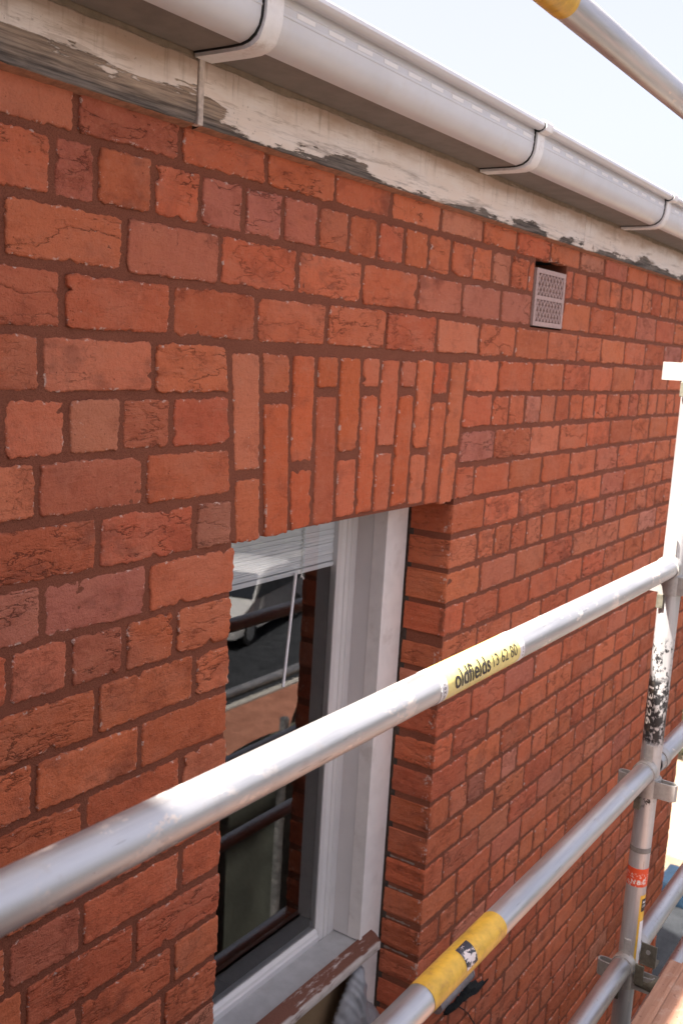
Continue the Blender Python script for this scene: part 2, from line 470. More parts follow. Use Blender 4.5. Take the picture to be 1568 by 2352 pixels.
def mat_sill():
    t = NT('dusty_timber_sill'); P = t.coord()
    x, y, z = t.sep(P)
    n1 = t.noise(t.coord((14, 60, 90)), 1.0, 7, .7); n2 = t.noise(P, 300, 3, .7)
    nrm = t.n('NewGeometry').outputs['Normal']; up = t.sep(nrm)[2]
    dust = t.m('MULTIPLY', t.step(up, .3, .7), t.step(n1, .27, .45))
    c = t.mix(t.step(n1, .35, .7), (.62, .56, .52), (.46, .38, .34))
    d = t.mix(n2, (.10, .038, .026), (.22, .10, .07))
    c = t.mix(dust, c, d)
    c = t.mix(t.m('MULTIPLY', t.step(n1, .58, .66), .5), c, (.16, .08, .06))
    return t.fin(c, .85, 0, t.bump(t.m('ADD', n1, t.m('MULTIPLY', n2, .7)), .6, .003), .2)


M['sill'] = mat_sill()


def mat_glass():
    t = NT('window_glass')
    fr = t.n('Fresnel', {'IOR': 1.5}).outputs[0]
    f2 = t.m('MINIMUM', t.m('MULTIPLY', fr, 1.65), 1.0)
    tr = t.n('BsdfTransparent', {'Color': (.97, .98, .975)})
    gl = t.n('BsdfGlossy', {'Color': (1, 1, 1), 'Roughness': 0.004})
    mx = t.n('MixShader', {0: f2, 1: tr, 2: gl})
    dust = t.n('BsdfDiffuse', {'Color': (.5, .48, .46)})
    P = t.coord()
    dm = t.m('MULTIPLY', t.step(t.noise(P, 180, 2, .5), .73, .78), .25)
    mx2 = t.n('MixShader', {0: dm, 1: mx, 2: dust})
    t.t.links.new(mx2.outputs[0], t.out.inputs[0])
    return t.mat


M['glass'] = mat_glass()


def mat_panel():
    t = NT('sandy_render_panel'); P = t.coord()
    n_ = t.noise(P, 500, 3, .75); b = t.noise(P, 14, 3, .6)
    c = t.mix(b, (.27, .175, .095), (.34, .235, .135))
    c = t.mix(t.m('MULTIPLY', t.step(n_, .5, .7), .6), c, (.46, .35, .22))
    c = t.mix(t.m('MULTIPLY', t.step(n_, .45, .3), .6), c, (.10, .06, .03))
    return t.fin(c, .95, 0, t.bump(n_, .8, .003), .1)


M['panel'] = mat_panel(); M['tarp'] = mat_plain('grey_green_sheeting', (.10, .106, .088), .7, var=.25, scale=3, bump=.3, bd=.01)
M['sheet'] = mat_plain('grey_plastic_sheet', (.27, .28, .30), .34, var=.12, scale=30, bump=.2, spec=.6)
M['foam'] = mat_plain('black_foam', (.008, .010, .012), .9, var=.3, scale=90, bump=1.0, bd=.004)
M['pipe'] = mat_plain('grey_pipe_plastic', (.24, .22, .23), .45, var=.15, scale=40, dirtc=(.12, .08, .08))


def ground_mat(name, a, b, scale=8, speck=.4, bump=.5, bd=.01):
    t = NT(name); P = t.coord()
    n_ = t.noise(P, scale, 6, .65); f = t.noise(P, scale * 14, 4, .7)
    c = t.mix(t.step(n_, .3, .7), a, b)
    c = t.mix(t.m('MULTIPLY', t.step(f, .5, .7), speck), c, tuple(min(1, k * 1.7) for k in b))
    c = t.mix(t.m('MULTIPLY', t.step(f, .45, .3), speck), c, tuple(k * .45 for k in a))
    return t.fin(c, .92, 0, t.bump(t.m('ADD', n_, f), bump, bd), .2)


M['ground'] = ground_mat('dark_yard', (.085, .085, .078), (.13, .125, .115), 3)
M['tarmac'] = ground_mat('tarmac', (.016, .018, .021), (.032, .035, .040), 5)
M['redpave'] = ground_mat('red_block_paving', (.20, .085, .055), (.30, .135, .09), 4, .3)
M['kerb'] = ground_mat('concrete_kerb', (.28, .27, .25), (.36, .34, .31), 6, .3)
M['pale'] = ground_mat('pale_sandy_slab', (.25, .19, .13), (.33, .26, .185), 5, .35)
M['leaf'] = mat_plain('dark_leaf', (.035, .055, .022), .6, var=.45, scale=3, bump=.1)
M['bark'] = mat_plain('bark', (.09, .07, .05), .9, var=.3, scale=20, bump=.6, bd=.01)
M['roof'] = mat_plain('grey_roof_tile', (.11, .10, .10), .85, var=.2, scale=8, bump=.4)
M['carpaint'] = mat_plain('white_car_paint', (.42, .42, .42), .25, var=.02, scale=4, bump=0, spec=.5)
M['carglass'] = mat_plain('dark_car_glass', (.012, .014, .018), .06, var=.1, spec=.6)
M['carblack'] = mat_plain('black_car_trim', (.014, .014, .015), .45)
M['tyre'] = mat_plain('tyre_rubber', (.02, .02, .02), .85)
M['chrome'] = mat_plain('bright_lamp', (.85, .85, .85), .12, .9, var=.05)
M['blue'] = mat_plain('blue_plastic', (.007, .018, .034), .45, var=.3, scale=14, bump=.5, bd=.01)
M['shade_block'] = mat_plain('shade_block_brick', (.17, .075, .05), .9, var=.25, scale=10, bump=.4)

# ---------------------------------------------------------------- setting: ground
GZ = -6.9
XE = 5.03            # far corner of the wall


def slab(name, x0, x1, y0, y1, z, m, nx=1, ny=1):
    vs = [(x0, y0, z), (x1, y0, z), (x1, y1, z), (x0, y1, z)]
    o = link(name, mesh(name, vs, [(0, 1, 2, 3)]), m)
    return tag(o, kind='structure')


slab('ground', -400, 400, -400, 400, GZ, M['ground'])
slab('pavement', -40, 60, -9.3, -7.3, GZ + .012, M['redpave'])
kb = MB(); kb.box((-40, -9.45, GZ - .1), (60, -9.3, GZ + .05)); tag(kb.build('kerb', M['kerb'], bevel=.01), kind='structure')
slab('road', -60, 90, -16.5, -9.45, GZ + .004, M['tarmac'])
kb = MB(); kb.box((-40, -5.4, GZ - .1), (60, -5.25, GZ + .05)); tag(kb.build('path_edging', M['kerb'], bevel=.01), kind='structure')
pt = MB(); pt.box((12.7, -1.0, GZ - .1), (28, 6.5, GZ + .25)); tag(pt.build('patio', M['pale'], bevel=.02), kind='structure')
slab('yard', XE, 12.6, -3.5, 7.0, GZ + .005, M['tarmac'])

# ---------------------------------------------------------------- the house
house = empty('brick_house')
tag(house, 'red brick house front with white framed window and peeling fascia board under its eaves', 'house')

CP = 0.094           # course pitch
SL = 0.2285          # stretcher pitch
JX0, JX1 = 1.452, 2.339      # window opening
ARCH_Z = -0.742

# measured vertical joints of each course (metres along the wall)
JT = {0: [1.055, 1.275, 1.499, 1.719, 1.937, 2.161, 2.384, 2.591, 2.826, 3.063],
      1: [1.014, 1.096, 1.214, 1.326, 1.441, 1.554, 1.668, 1.777, 1.888, 2.002, 2.112, 2.224, 2.339, 2.452, 2.569, 2.685],
      2: [0.928, 1.157, 1.381, 1.609, 1.837, 2.072, 2.297, 2.525],
      3: [1.036, 1.266, 1.489, 1.717, 1.944, 2.179, 2.41, 2.636, 2.867, 3.105, 3.325, 3.567, 3.802, 4.046]}
JL = {4: [0.997, 1.227], 5: [0.931, 1.047, 1.158, 1.273], 6: [0.992, 1.214], 7: [1.115, 1.341], 8: [1.006, 1.227],
      9: [0.945, 1.06, 1.177, 1.298], 10: [1.118, 1.355], 11: [0.992, 1.219], 12: [1.096, 1.326], 13: [1.05, 1.167, 1.274],
      14: [0.945, 1.095, 1.335], 15: [0.977, 1.219], 16: [1.092, 1.322], 17: [0.963, 1.072, 1.18, 1.30]}
JR = {1: [3.022, 3.138, 3.241, 3.359, 3.47, 3.587, 3.706, 3.815, 3.936, 4.039, 4.148],
      2: [3.195, 3.427, 3.667, 3.903, 4.148],
      4: [2.541, 2.778, 3.014, 3.244, 3.462, 3.705, 3.932, 4.136],
      5: [2.521, 2.631, 2.742, 2.854, 2.973, 3.09, 3.205, 3.32, 3.432, 3.564, 3.676, 3.787, 3.905, 4.023, 4.141],
      6: [2.553, 2.8, 3.029, 3.271, 3.5, 3.731, 3.955, 4.189],
      7: [2.444, 2.669, 2.907, 3.142, 3.381, 3.613, 3.84, 4.062, 4.275],
      8: [2.525, 2.759, 2.999, 3.225, 3.465, 3.701, 3.954, 4.198],
      9: [2.501, 2.61, 2.722, 2.833, 2.947, 3.065, 3.182, 3.298, 3.413, 3.529, 3.652, 3.756, 3.877, 4.014, 4.13, 4.252],
      10: [2.532, 2.773, 2.993, 3.238, 3.475, 3.711, 3.946, 4.176]}
ROWS = 40
XL = -0.5
specs = []       # (course, x0, x1) pieces between joints


def ext(seq, step, lo=None, hi=None):
    seq = list(seq)
    while lo is not None and seq[0] - step > lo + .05: seq.insert(0, seq[0] - step + R.uniform(-.006, .006))
    while hi is not None and seq[-1] + step < hi - .05: seq.append(seq[-1] + step + R.uniform(-.008, .008))
    return seq


def arch_edge(side, z):      # skewback joint lines
    t_ = (z + .385) / (-.754 + .385)
    return (1.418 + (1.453 - 1.418) * t_) if side == 0 else (2.354 + (2.331 - 2.354) * t_)


for k in range(ROWS):
    hd = k % 4 == 1
    st = SL / 2 if hd else SL
    zm = -(k + .5) * CP
    def put(js, lo, hi, lj=.0105, hj=.0105):
        b = [lo] + js + [hi]
        for i in range(len(b) - 1):
            a0 = b[i] + (0.0 if i == 0 else lj / 2); a1 = b[i + 1] - (0.0 if i == len(b) - 2 else hj / 2)
            if a1 - a0 > .02: specs.append((k, a0, a1))
    if k in (0, 3):
        put(ext(JT[k], st, XL, XE), XL, XE)
    elif k in (1, 2):
        put(ext(JT[k], st, XL, 2.72), XL, 2.722)
        put(ext(JR[k], st, None, XE), 2.966, XE)
    else:
        if k <= 7: lo, hi = arch_edge(0, zm) - .008, arch_edge(1, zm) + .008
        else: lo, hi = JX0 + R.uniform(-.004, .003), JX1 + R.uniform(-.006, -.004)
        if k in JL: jl = JL[k]
        else:
            e = [1.10, 1.27, 1.22, 1.34][k % 4]
            jl = [e] if not hd else [1.335]
        put(ext(jl, st, XL, None), XL, lo)
        if k in JR: jr = JR[k]
        elif hd: jr = [2.452]
        else: jr = [2.447 if k % 2 else 2.545]
        put(ext(jr, st, None, XE), hi, XE + (.0 if k % 2 else .004))

PAL = [((.63, .150, .062), 7), ((.60, .136, .055), 6), ((.55, .122, .052), 4), ((.63, .168, .080), 1.8),
       ((.55, .142, .076), .7), ((.50, .148, .090), .1), ((.66, .21, .115), .7)]
SPEC = {(7, 1.40): (0.204, 0.113, 0.085), (8, 1.12): (0.324, 0.135, 0.105), (8, .95): (0.408, 0.157, 0.115), (5, 1.10): (0.624, 0.254, 0.150),
        (1, 1.50): (0.396, 0.146, 0.115), (1, 1.61): (0.432, 0.130, 0.090), (1, 1.38): (0.504, 0.178, 0.120), (2, 2.41): (0.300, 0.135, 0.100), (2, 2.62): (0.300, 0.130, 0.095),
        (9, 1.12): (0.348, 0.103, 0.060), (0, 1.16): (0.348, 0.092, 0.060), (5, 1.215): (0.408, 0.103, 0.050), (1, 2.51): (0.624, 0.238, 0.150), (5, 2.80): (0.624, 0.248, 0.155),
        (6, 1.10): (0.408, 0.108, 0.062), (3, .98): (0.396, 0.097, 0.050), (2, 1.27): (0.432, 0.135, 0.085), (17, 2.66): (0.240, 0.108, 0.075)}


def pick_tint(k, x0, x1):
    for (kk, xx), c in SPEC.items():
        if kk == k and x0 - .01 <= xx <= x1 + .01: base = Vector(c).lerp(Vector((.60, .145, .066)), .55); break
    else:
        r = R.uniform(0, sum(p[1] for p in PAL)); base = Vector(PAL[0][0])
        for c, wt in PAL:
            r -= wt
            if r <= 0: base = Vector(c); break
    f = R.uniform(.90, 1.10)
    return tuple(v * f * R.uniform(.96, 1.04) * g_ for v, g_ in zip(base, (1.02, 1.15, 1.28)))


def brick_geo(q, nx, nz, seed, rings=(.012, .03), amp=.0028, vert=False):
    """q: bl, br, tr, tl corners (x, z).  Rough fired-clay face with ragged arrises and worn corners."""
    (blx, blz), (brx, brz), (trx, trz), (tlx, tlz) = q
    W = ((brx - blx) + (trx - tlx)) / 2; H = ((tlz - blz) + (trz - brz)) / 2
    s = seed * 17.31
    rr = random.Random(seed)
    crn = [rr.uniform(.002, .007) for _ in range(4)]
    bites = [(rr.randrange(4), rr.random(), rr.uniform(.004, .010), rr.uniform(.005, .013)) for _ in range(rr.choice((0, 0, 1, 1, 2)))]

    def edge(side, d, length):
        v = amp * .9 * mn.noise((d * 22, side * 7.7, s)) + amp * 1.0 * mn.noise((d * 110, side * 3.1, s + 5)) + amp * .9 * mn.noise((d * 300, side, s + 9))
        v -= amp * .35
        for (sd, tt, dp, wd) in bites:
            if sd == side:
                e = abs(d - tt * length) / wd
                if e < 1: v -= dp * (1 - e * e)
        return v

    def par(n_):
        return [0.0, .35 / n_] + [i / n_ for i in range(1, n_)] + [1 - .35 / n_, 1.0]
    us, ws = par(nx), par(nz)
    ox = rr.uniform(-.0016, .0012); tx = rr.uniform(-.006, .006); tz = rr.uniform(-.012, .012)
    V = []; RIM = []
    for b in ws:
        for a in us:
            x = (blx * (1 - a) + brx * a) * (1 - b) + (tlx * (1 - a) + trx * a) * b
            z = (blz * (1 - a) + brz * a) * (1 - b) + (tlz * (1 - a) + trz * a) * b
            dl, dr, db, dt = a * W, (1 - a) * W, b * H, (1 - b) * H
            x += -edge(0, db, H) * (1 - a) + edge(1, db, H) * a
            z += -edge(2, dl, W) * (1 - b) + edge(3, dl, W) * b
            for ci, (ca, cb, sx, sz) in enumerate(((dl, db, 1, 1), (dr, db, -1, 1), (dr, dt, -1, -1), (dl, dt, 1, -1))):
                rc = crn[ci]; d2 = ca + cb
                if d2 < rc * 2:
                    kf = (1 - d2 / (rc * 2)) * rc * .42; x += sx * kf; z += sz * kf
            em = min(dl, dr, db, dt)
            rim = max(0.0, 1 - em / .003)
            y = ox + tx * (a - .5) * W * 2 + tz * (b - .5) * H
            y += .0016 * mn.noise((x * 24, z * 30, s)) + .0011 * mn.noise((x * 70, z * 85, s + 3)) + .0005 * mn.noise((x * 190, z * 190, s))
            y += .0022 * rim * rim
            V.append((x, y, z)); RIM.append(max(0.0, 1 - em / .0075))
    n1 = len(us); n2 = len(ws)
    F = [(j * n1 + i, j * n1 + i + 1, (j + 1) * n1 + i + 1, (j + 1) * n1 + i) for j in range(n2 - 1) for i in range(n1 - 1)]
    loop = [i for i in range(n1)] + [j * n1 + n1 - 1 for j in range(1, n2)] + [(n2 - 1) * n1 + i for i in range(n1 - 2, -1, -1)] + [j * n1 for j in range(n2 - 2, 0, -1)]
    prev = loop
    cx = (blx + brx + trx + tlx) / 4; cz = (blz + brz + trz + tlz) / 4
    for ri, yd in enumerate(rings):
        cur = []
        for li in loop:
            x, y, z = V[li]
            jx = .0014 * mn.noise((yd * 60, z * 60, s + x * 40)) if len(rings) > 2 else 0
            cur.append(len(V)); V.append((x + jx, yd, z)); RIM.append(.9 if yd < .02 else .25)
        L = len(loop)
        for i in range(L):
            j = (i + 1) % L
            F.append((prev[j], prev[i], cur[i], cur[j]))
        prev = cur
    return V, F, RIM


def brick_mesh(name, V, F, RIM, tints, bids):
    me = mesh(name, V, F, True)
    n = len(V)
    a = me.attributes.new('rim', 'FLOAT', 'POINT'); a.data.foreach_set('value', RIM)
    a = me.attributes.new('bid', 'FLOAT', 'POINT'); a.data.foreach_set('value', bids)
    a = me.attributes.new('tint', 'FLOAT_COLOR', 'POINT'); a.data.foreach_set('color', tints)
    return me


def bjob(kind, k, q, tint, jamb=False):
    pts = [proj((x, 0, z)) for x, z in q]
    if any(p is None for p in pts): return None
    xs = [p[0] for p in pts]; ys = [p[1] for p in pts]
    vis = max(xs) > 0 and min(xs) < 682 and max(ys) > 0 and min(ys) < 1024
    wpx = math.hypot(pts[1][0] - pts[0][0], pts[1][1] - pts[0][1]); hpx = math.hypot(pts[3][0] - pts[0][0], pts[3][1] - pts[0][1])
    ar = 0
    if vis:
        cx = [min(max(x, 0), 682) for x in xs]; cy = [min(max(y, 0), 1024) for y in ys]
        for i in range(4): ar += cx[i] * cy[(i + 1) % 4] - cx[(i + 1) % 4] * cy[i]
        ar = abs(ar) / 2
    return dict(kind=kind, k=k, q=q, tint=tint, jamb=jamb, vis=vis and ar > 2, w=wpx, h=hpx, area=ar)


jobs = []
for (k, x0, x1) in specs:
    zt, zb = -k * CP - .0060 + R.uniform(-.0018, .0018), -(k + 1) * CP + .0060 + R.uniform(-.0018, .0018)
    q = [(x0, zb), (x1, zb), (x1, zt), (x0, zt)]
    if 4 <= k <= 7:      # bricks cut against the splayed ends of the flat arch
        if abs(x1 - (arch_edge(0, (zt + zb) / 2) - .008)) < .012:
            q[1] = (arch_edge(0, zb) - .008, zb); q[2] = (arch_edge(0, zt) - .008, zt)
        if abs(x0 - (arch_edge(1, (zt + zb) / 2) + .008)) < .012:
            q[0] = (arch_edge(1, zb) + .008, zb); q[3] = (arch_edge(1, zt) + .008, zt)
    jamb = k >= 8 and (abs(x0 - JX1) < .02 or abs(x1 - JX0) < .02)
    j = bjob('brick', k, q, pick_tint(k, x0, x1), jamb)
    if j: jobs.append(j)

# flat arch: tops, bottoms and splits read off along the wall
AT = [1.418, 1.509, 1.602, 1.687, 1.768, 1.857, 1.934, 2.02, 2.095, 2.179, 2.264, 2.354]
AB = [1.453, 1.536, 1.62, 1.70, 1.783, 1.864, 1.934, 2.008, 2.091, 2.171, 2.248, 2.331]
ABZ = [-.754, -.7495, -.746, -.742, -.739, -.737, -.737, -.736, -.737, -.741, -.747, -.752]
ASP = [-.62, -.478, -.614, -.465, -.602, -.464, -.596, -.464, -.609, -.481, -.614]
for i in range(11):
    def ax(j, z):
        t_ = (z + .388) / (-.745 + .388); return AT[j] + (AB[j] - AT[j]) * t_
    zt = -.392 + R.uniform(-.003, .002); zs = ASP[i]; zb = (ABZ[i] + ABZ[i + 1]) / 2 + R.uniform(-.004, .003)
    g = .0052
    gap = .008 if i % 2 == 0 else .009
    for za, zb2 in ((zt, zs + gap), (zs - gap, zb)):
        q = [(ax(i, zb2) + g, zb2), (ax(i + 1, zb2) - g, zb2), (ax(i + 1, za) - g, za), (ax(i, za) + g, za)]
        tn = pick_tint(99, 0, 0) if R.random() < .3 else tuple(v * R.uniform(.93, 1.07) for v in R.choice([(.62, .150, .062), (.60, .137, .056), (.64, .170, .082)]))
        j = bjob('voussoir', 99, q, tn, zb2 < -.7)
        if j: jobs.append(j)

# wall mesh = mortar bed with the openings cut out
wall_mb = MB()
MY = .0027
gx = sorted(set([round(XL + i * .05, 4) for i in range(int((XE - XL) / .05) + 1)] + [XE, JX0 - .006, JX1 - .001, 2.727, 2.960]))
gz = sorted(set([round(.06 - i * .05, 4) for i in range(74)] + [-.744, -.085, -.281, -3.3]))
gz = [z for z in gz if z >= -3.85]
idx = {}
vs = []; fs = []
for zi, z in enumerate(gz):
    for xi, x in enumerate(gx):
        idx[(xi, zi)] = len(vs); vs.append((x, MY + .0008 * mn.noise((x * 14, z * 14, 3)), z))
for zi in range(len(gz) - 1):
    for xi in range(len(gx) - 1):
        xm = (gx[xi] + gx[xi + 1]) / 2; zm = (gz[zi] + gz[zi + 1]) / 2
        if JX0 - .006 < xm < JX1 - .001 and -3.3 < zm < -.744: continue
        if 2.727 < xm < 2.960 and -.281 < zm < -.085: continue
        fs.append((idx[(xi, zi)], idx[(xi + 1, zi)], idx[(xi + 1, zi + 1)], idx[(xi, zi + 1)]))
wall_mb.add(vs, fs, 0)
xr, xl = JX1 - .001, JX0 - .006
# mortar behind the reveals and soffit; the gap round the frame shows older, paler mortar
wall_mb.add([(xr, MY, -.744), (xr, .115, -.744), (xr, .115, -3.3), (xr, MY, -3.3)], [(0, 1, 2, 3)], 0)
wall_mb.add([(xr, .115, -.744), (xr, .30, -.744), (xr, .30, -3.3), (xr, .115, -3.3)], [(0, 1, 2, 3)], 1)
wall_mb.add([(xl, MY, -.744), (xl, MY, -3.3), (xl, .30, -3.3), (xl, .30, -.744)], [(0, 1, 2, 3)], 0)
wall_mb.add([(xl, MY, -.744), (xl, .30, -.744), (xr, .30, -.744), (xr, MY, -.744)], [(0, 1, 2, 3)], 0)
# base of the wall down to the ground, return wall at the far end
wall_mb.add([(XL, MY, -3.80), (XL, MY, GZ - .1), (XE, MY, GZ - .1), (XE, MY, -3.80)], [(0, 1, 2, 3)], 0)
wall_mb.add([(XE, MY, .06), (XE, MY, GZ - .1), (XE, 7, GZ - .1), (XE, 7, .06)], [(0, 1, 2, 3)], 0)
# broken hole over the air brick
hx0, hx1 = 2.727, 2.960
wall_mb.add([(hx0, MY, -.085), (hx0, .14, -.085), (hx0, .14, -.281), (hx0, MY, -.281)], [(0, 1, 2, 3)], 0)
wall_mb.add([(hx1, MY, -.085), (hx1, MY, -.281), (hx1, .14, -.281), (hx1, .14, -.085)], [(0, 1, 2, 3)], 0)
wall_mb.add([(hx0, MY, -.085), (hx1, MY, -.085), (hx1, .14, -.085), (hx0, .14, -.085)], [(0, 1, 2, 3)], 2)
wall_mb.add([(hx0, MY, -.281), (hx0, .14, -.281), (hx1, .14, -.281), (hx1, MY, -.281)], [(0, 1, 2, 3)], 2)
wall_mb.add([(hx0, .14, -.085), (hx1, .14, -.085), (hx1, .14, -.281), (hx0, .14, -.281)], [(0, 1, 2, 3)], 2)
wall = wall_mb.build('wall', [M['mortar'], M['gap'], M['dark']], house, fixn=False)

vis = sorted([j for j in jobs if j['vis']], key=lambda j: -j['area'])
nv = sum(1 for j in vis if j['kind'] == 'voussoir')
near = [j for j in vis if j['kind'] == 'voussoir'] + [j for j in vis if j['kind'] == 'brick'][:290]
nearset = set(id(j) for j in near)
rv, rf, rrim, rt, rb = [], [], [], [], []
for ji, j in enumerate(jobs):
    if not j['vis'] and j['kind'] == 'brick' and j['q'][1][0] < .3: continue
    n_ = max(3, min(44, int(j['w'] / 2.3))) if j['vis'] else 2
    m_ = max(3, min(30, int(j['h'] / 2.3))) if j['vis'] else 2
    rings = (.014, .03, .055, .08, .105, .125) if j['jamb'] else (.014, .03)
    V, F, RM = brick_geo(j['q'], n_, m_, ji + 1, rings)
    bid = R.random() if j['kind'] == 'brick' else R.uniform(.006, .045); tn = (*j['tint'], 1.0)
    if id(j) in nearset:
        me = brick_mesh(j['kind'], V, F, RM, list(tn) * len(V), [bid] * len(V))
        link(j['kind'], me, M['brick'], wall)
    else:
        o_ = len(rv); rv += V; rf += [tuple(i + o_ for i in f) for f in F]; rrim += RM; rt += list(tn) * len(V); rb += [bid] * len(V)
o = link('bricks', brick_mesh('bricks', rv, rf, rrim, rt, rb), M['brick'], wall)
tag(o, kind='stuff')

# pale old mortar left in the reveal joints low down
lm = MB()
for zc in (-19, -20, -21, -22, -18):
    z = zc * CP
    pts = []
    for i in range(15):
        y = .035 + .008 * i
        if y > .118: break
        hh = max(.0002, .0024 + .006 * mn.noise((y * 90, z * 9, 1)))
        xx = JX1 - .0032 + .0018 * mn.noise((y * 60, z, 4))
        pts.append((xx, y, z - hh, z + hh))
    n0 = len(lm.v); vv = []; ff = []
    for (xx, y, a, b) in pts: vv += [(xx, y, a), (xx, y, b)]
    ff = [(2 * i, 2 * i + 2, 2 * i + 3, 2 * i + 1) for i in range(len(pts) - 1)]
    if zc in (-19, -20, -21, -22): lm.add(vv, ff)
tag(lm.build('old_mortar', M['lime'], house, fixn=False), kind='stuff')

# body of the house behind the front wall: floor, room, roof, added unseen shading block on the left
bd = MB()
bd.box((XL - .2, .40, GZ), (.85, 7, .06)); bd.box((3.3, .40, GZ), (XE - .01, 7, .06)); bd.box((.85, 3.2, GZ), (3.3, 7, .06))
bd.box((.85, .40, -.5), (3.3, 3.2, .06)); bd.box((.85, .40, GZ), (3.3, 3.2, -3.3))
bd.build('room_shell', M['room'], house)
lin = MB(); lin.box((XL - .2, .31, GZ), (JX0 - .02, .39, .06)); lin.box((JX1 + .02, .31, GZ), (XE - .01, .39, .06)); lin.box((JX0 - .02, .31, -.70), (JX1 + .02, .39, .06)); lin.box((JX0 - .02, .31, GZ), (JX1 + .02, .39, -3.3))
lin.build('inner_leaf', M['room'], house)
rf_ = MB(); rt_ = math.tan(math.radians(20))
rf_.add([(XL - .3, -.06, .17), (XE + .15, -.06, .17), (XE + .15, 4.2, .17 + 4.26 * rt_), (XL - .3, 4.2, .17 + 4.26 * rt_), (XE + .15, 8.4, .17), (XL - .3, 8.4, .17),
         (XL - .3, -.06, .12), (XE + .15, -.06, .12), (XE + .15, 8.4, .12), (XL - .3, 8.4, .12)],
        [(0, 1, 2, 3), (3, 2, 4, 5), (6, 9, 8, 7), (0, 6, 7, 1), (5, 4, 8, 9), (1, 7, 8, 4, 2), (0, 3, 5, 9, 6)])
rf_.build('roof', M['roof'], house)
gb = MB(); gb.box((-7.0, -2.3, GZ), (-.80, 6, 1.22)); gb.build('wing', M['shade_block'], house)  # added unseen mass, placed to shade the rail's left end and the wall

# fascia boards with ragged lower edges
FY = -.022


def fascia(name, x0, x1, mat_, seed):
    n_ = max(4, int((x1 - x0) / .012)); vs = []; fs = []; mi = []
    prof = [(FY + .016, .20), (FY + .001, .20), (FY, .085), (FY, .03), (FY, -.010), (FY + .0006, -.0285), (FY + .0025, -.0305), (FY + .014, -.0335), (.004, -.0355), (.008, -.034)]
    for i in range(n_ + 1):
        x = x0 + (x1 - x0) * i / n_
        e = .0016 * mn.noise((x * 30, seed, 0)) + .001 * mn.noise((x * 110, seed, 2)) - .0012 * max(0, mn.noise((x * 14, seed, 7)))
        b = .0012 * mn.noise((x * 5, seed, 9))
        for (y, z) in prof:
            vs.append((x, y + b * (1 if y < 0 else 0) + (abs(e) if z < -.02 and y < FY + .004 else 0), z - e if z < -.02 and y < 0 else z))
    m_ = len(prof)
    for i in range(n_):
        for k in range(m_ - 1):
            fs.append((i * m_ + k, i * m_ + k + 1, (i + 1) * m_ + k + 1, (i + 1) * m_ + k)); mi.append(1 if k >= m_ - 4 else 0)
    fs += [tuple(range(m_)), tuple(n_ * m_ + k for k in range(m_ - 1, -1, -1))]; mi += [0, 0]
    me = mesh(name, vs, fs, False, mi)
    return link(name, me, [mat_, M['underside']], house)


fascia('fascia_board', XL - .3, 1.2835, M['fascia1'], 1)
fascia('fascia_board', 1.2985, 3.018, M['fascia2'], 2)
fascia('fascia_board', 3.021, XE + .15, M['fascia3'], 3)
cs = MB(); cs.box((1.2845, FY - .004, -.0315), (1.2975, FY + .012, .085))
cs.build('cover_strip', M['strip'], house, bevel=.0012, seg=1)

# gutter: square-section moulded profile swept along the eaves, unions with straps
GP = [(-.026, .155), (-.026, .0765), (-.100, .0765), (-.122, .0775), (-.137, .0815), (-.149, .0895), (-.157, .1000), (-.1605, .1115),
      (-.1615, .124), (-.1618, .1265), (-.1630, .1275), (-.1630, .1300), (-.1620, .131), (-.1620, .1425), (-.1632, .1435), (-.1632, .1455), (-.162, .1465), (-.1615, .153),
      (-.1600, .1570), (-.1640, .1578), (-.1690, .1545), (-.1760, .1540), (-.1830, .1570), (-.1865, .1630), (-.1855, .1700), (-.1805, .1745), (-.173, .1745), (-.166, .171), (-.158, .166), (-.157, .150), (-.157, .118), (-.150, .098), (-.128, .084), (-.032, .083), (-.032, .155)]
gut = empty('gutter', parent=house)
tag(gut)


def extrude(name, prof, x0, x1, mat_, parent, n=1, close=True, smooth=True):
    vs = []; fs = []; m_ = len(prof)
    for i in range(n + 1):
        x = x0 + (x1 - x0) * i / n
        for (y, z) in prof: vs.append((x, y, z))
    for i in range(n):
        for k in range(m_ if close else m_ - 1):
            k2 = (k + 1) % m_
            fs.append((i * m_ + k, i * m_ + k2, (i + 1) * m_ + k2, (i + 1) * m_ + k))
    fs += [tuple(range(m_)), tuple(n * m_ + k for k in range(m_ - 1, -1, -1))]
    mb = MB(); mb.add(vs, fs)
    return mb.build(name, mat_, parent, smooth=smooth)


BR = [.25, 1.268, 2.282, 3.318, 4.355, 5.39]
ends = [-.9] + BR
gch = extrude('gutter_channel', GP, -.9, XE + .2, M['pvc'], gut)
gch.data.materials.append(M['pvc_shade_grime'])
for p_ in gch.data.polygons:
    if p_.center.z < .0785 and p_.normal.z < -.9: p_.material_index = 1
DSH = (2.7014 - 2.3559) / 4
for bi, bx in enumerate(BR[:5]):
    outer = [(y - .008 if y < -.03 else y, z - (.008 if z < .1 else 0)) for (y, z) in GP[1:9]]
    outer += [(-.1695, .140), (-.1700, .149), (-.1690, .1505), (-.1780, .1495), (-.1875, .1545), (-.1905, .1630), (-.1890, .1725), (-.1820, .1785), (-.170, .1785), (-.163, .172)]
    inner = [(-.160, .165), (-.159, .118), (-.152, .098), (-.128, .083), (-.026, .079)]
    ins = list(outer) + inner
    extrude('union_strap', ins, bx + .004, bx + .044, M['pvc_strap'], gut)
    sc_ = [(y - .0022 if y < -.03 else y, z - (.0022 if z < .1 else 0)) for (y, z) in GP[1:9]] + [(-.1645, .140), (-.165, .152), (-.172, .1505), (-.1835, .1555), (-.1880, .1630), (-.1865, .1710), (-.181, .176), (-.170, .1765), (-.163, .171)]
    extrude('rubber_seal', sc_ + inner, bx + .0005, bx + .0045, M['rubber'], gut)
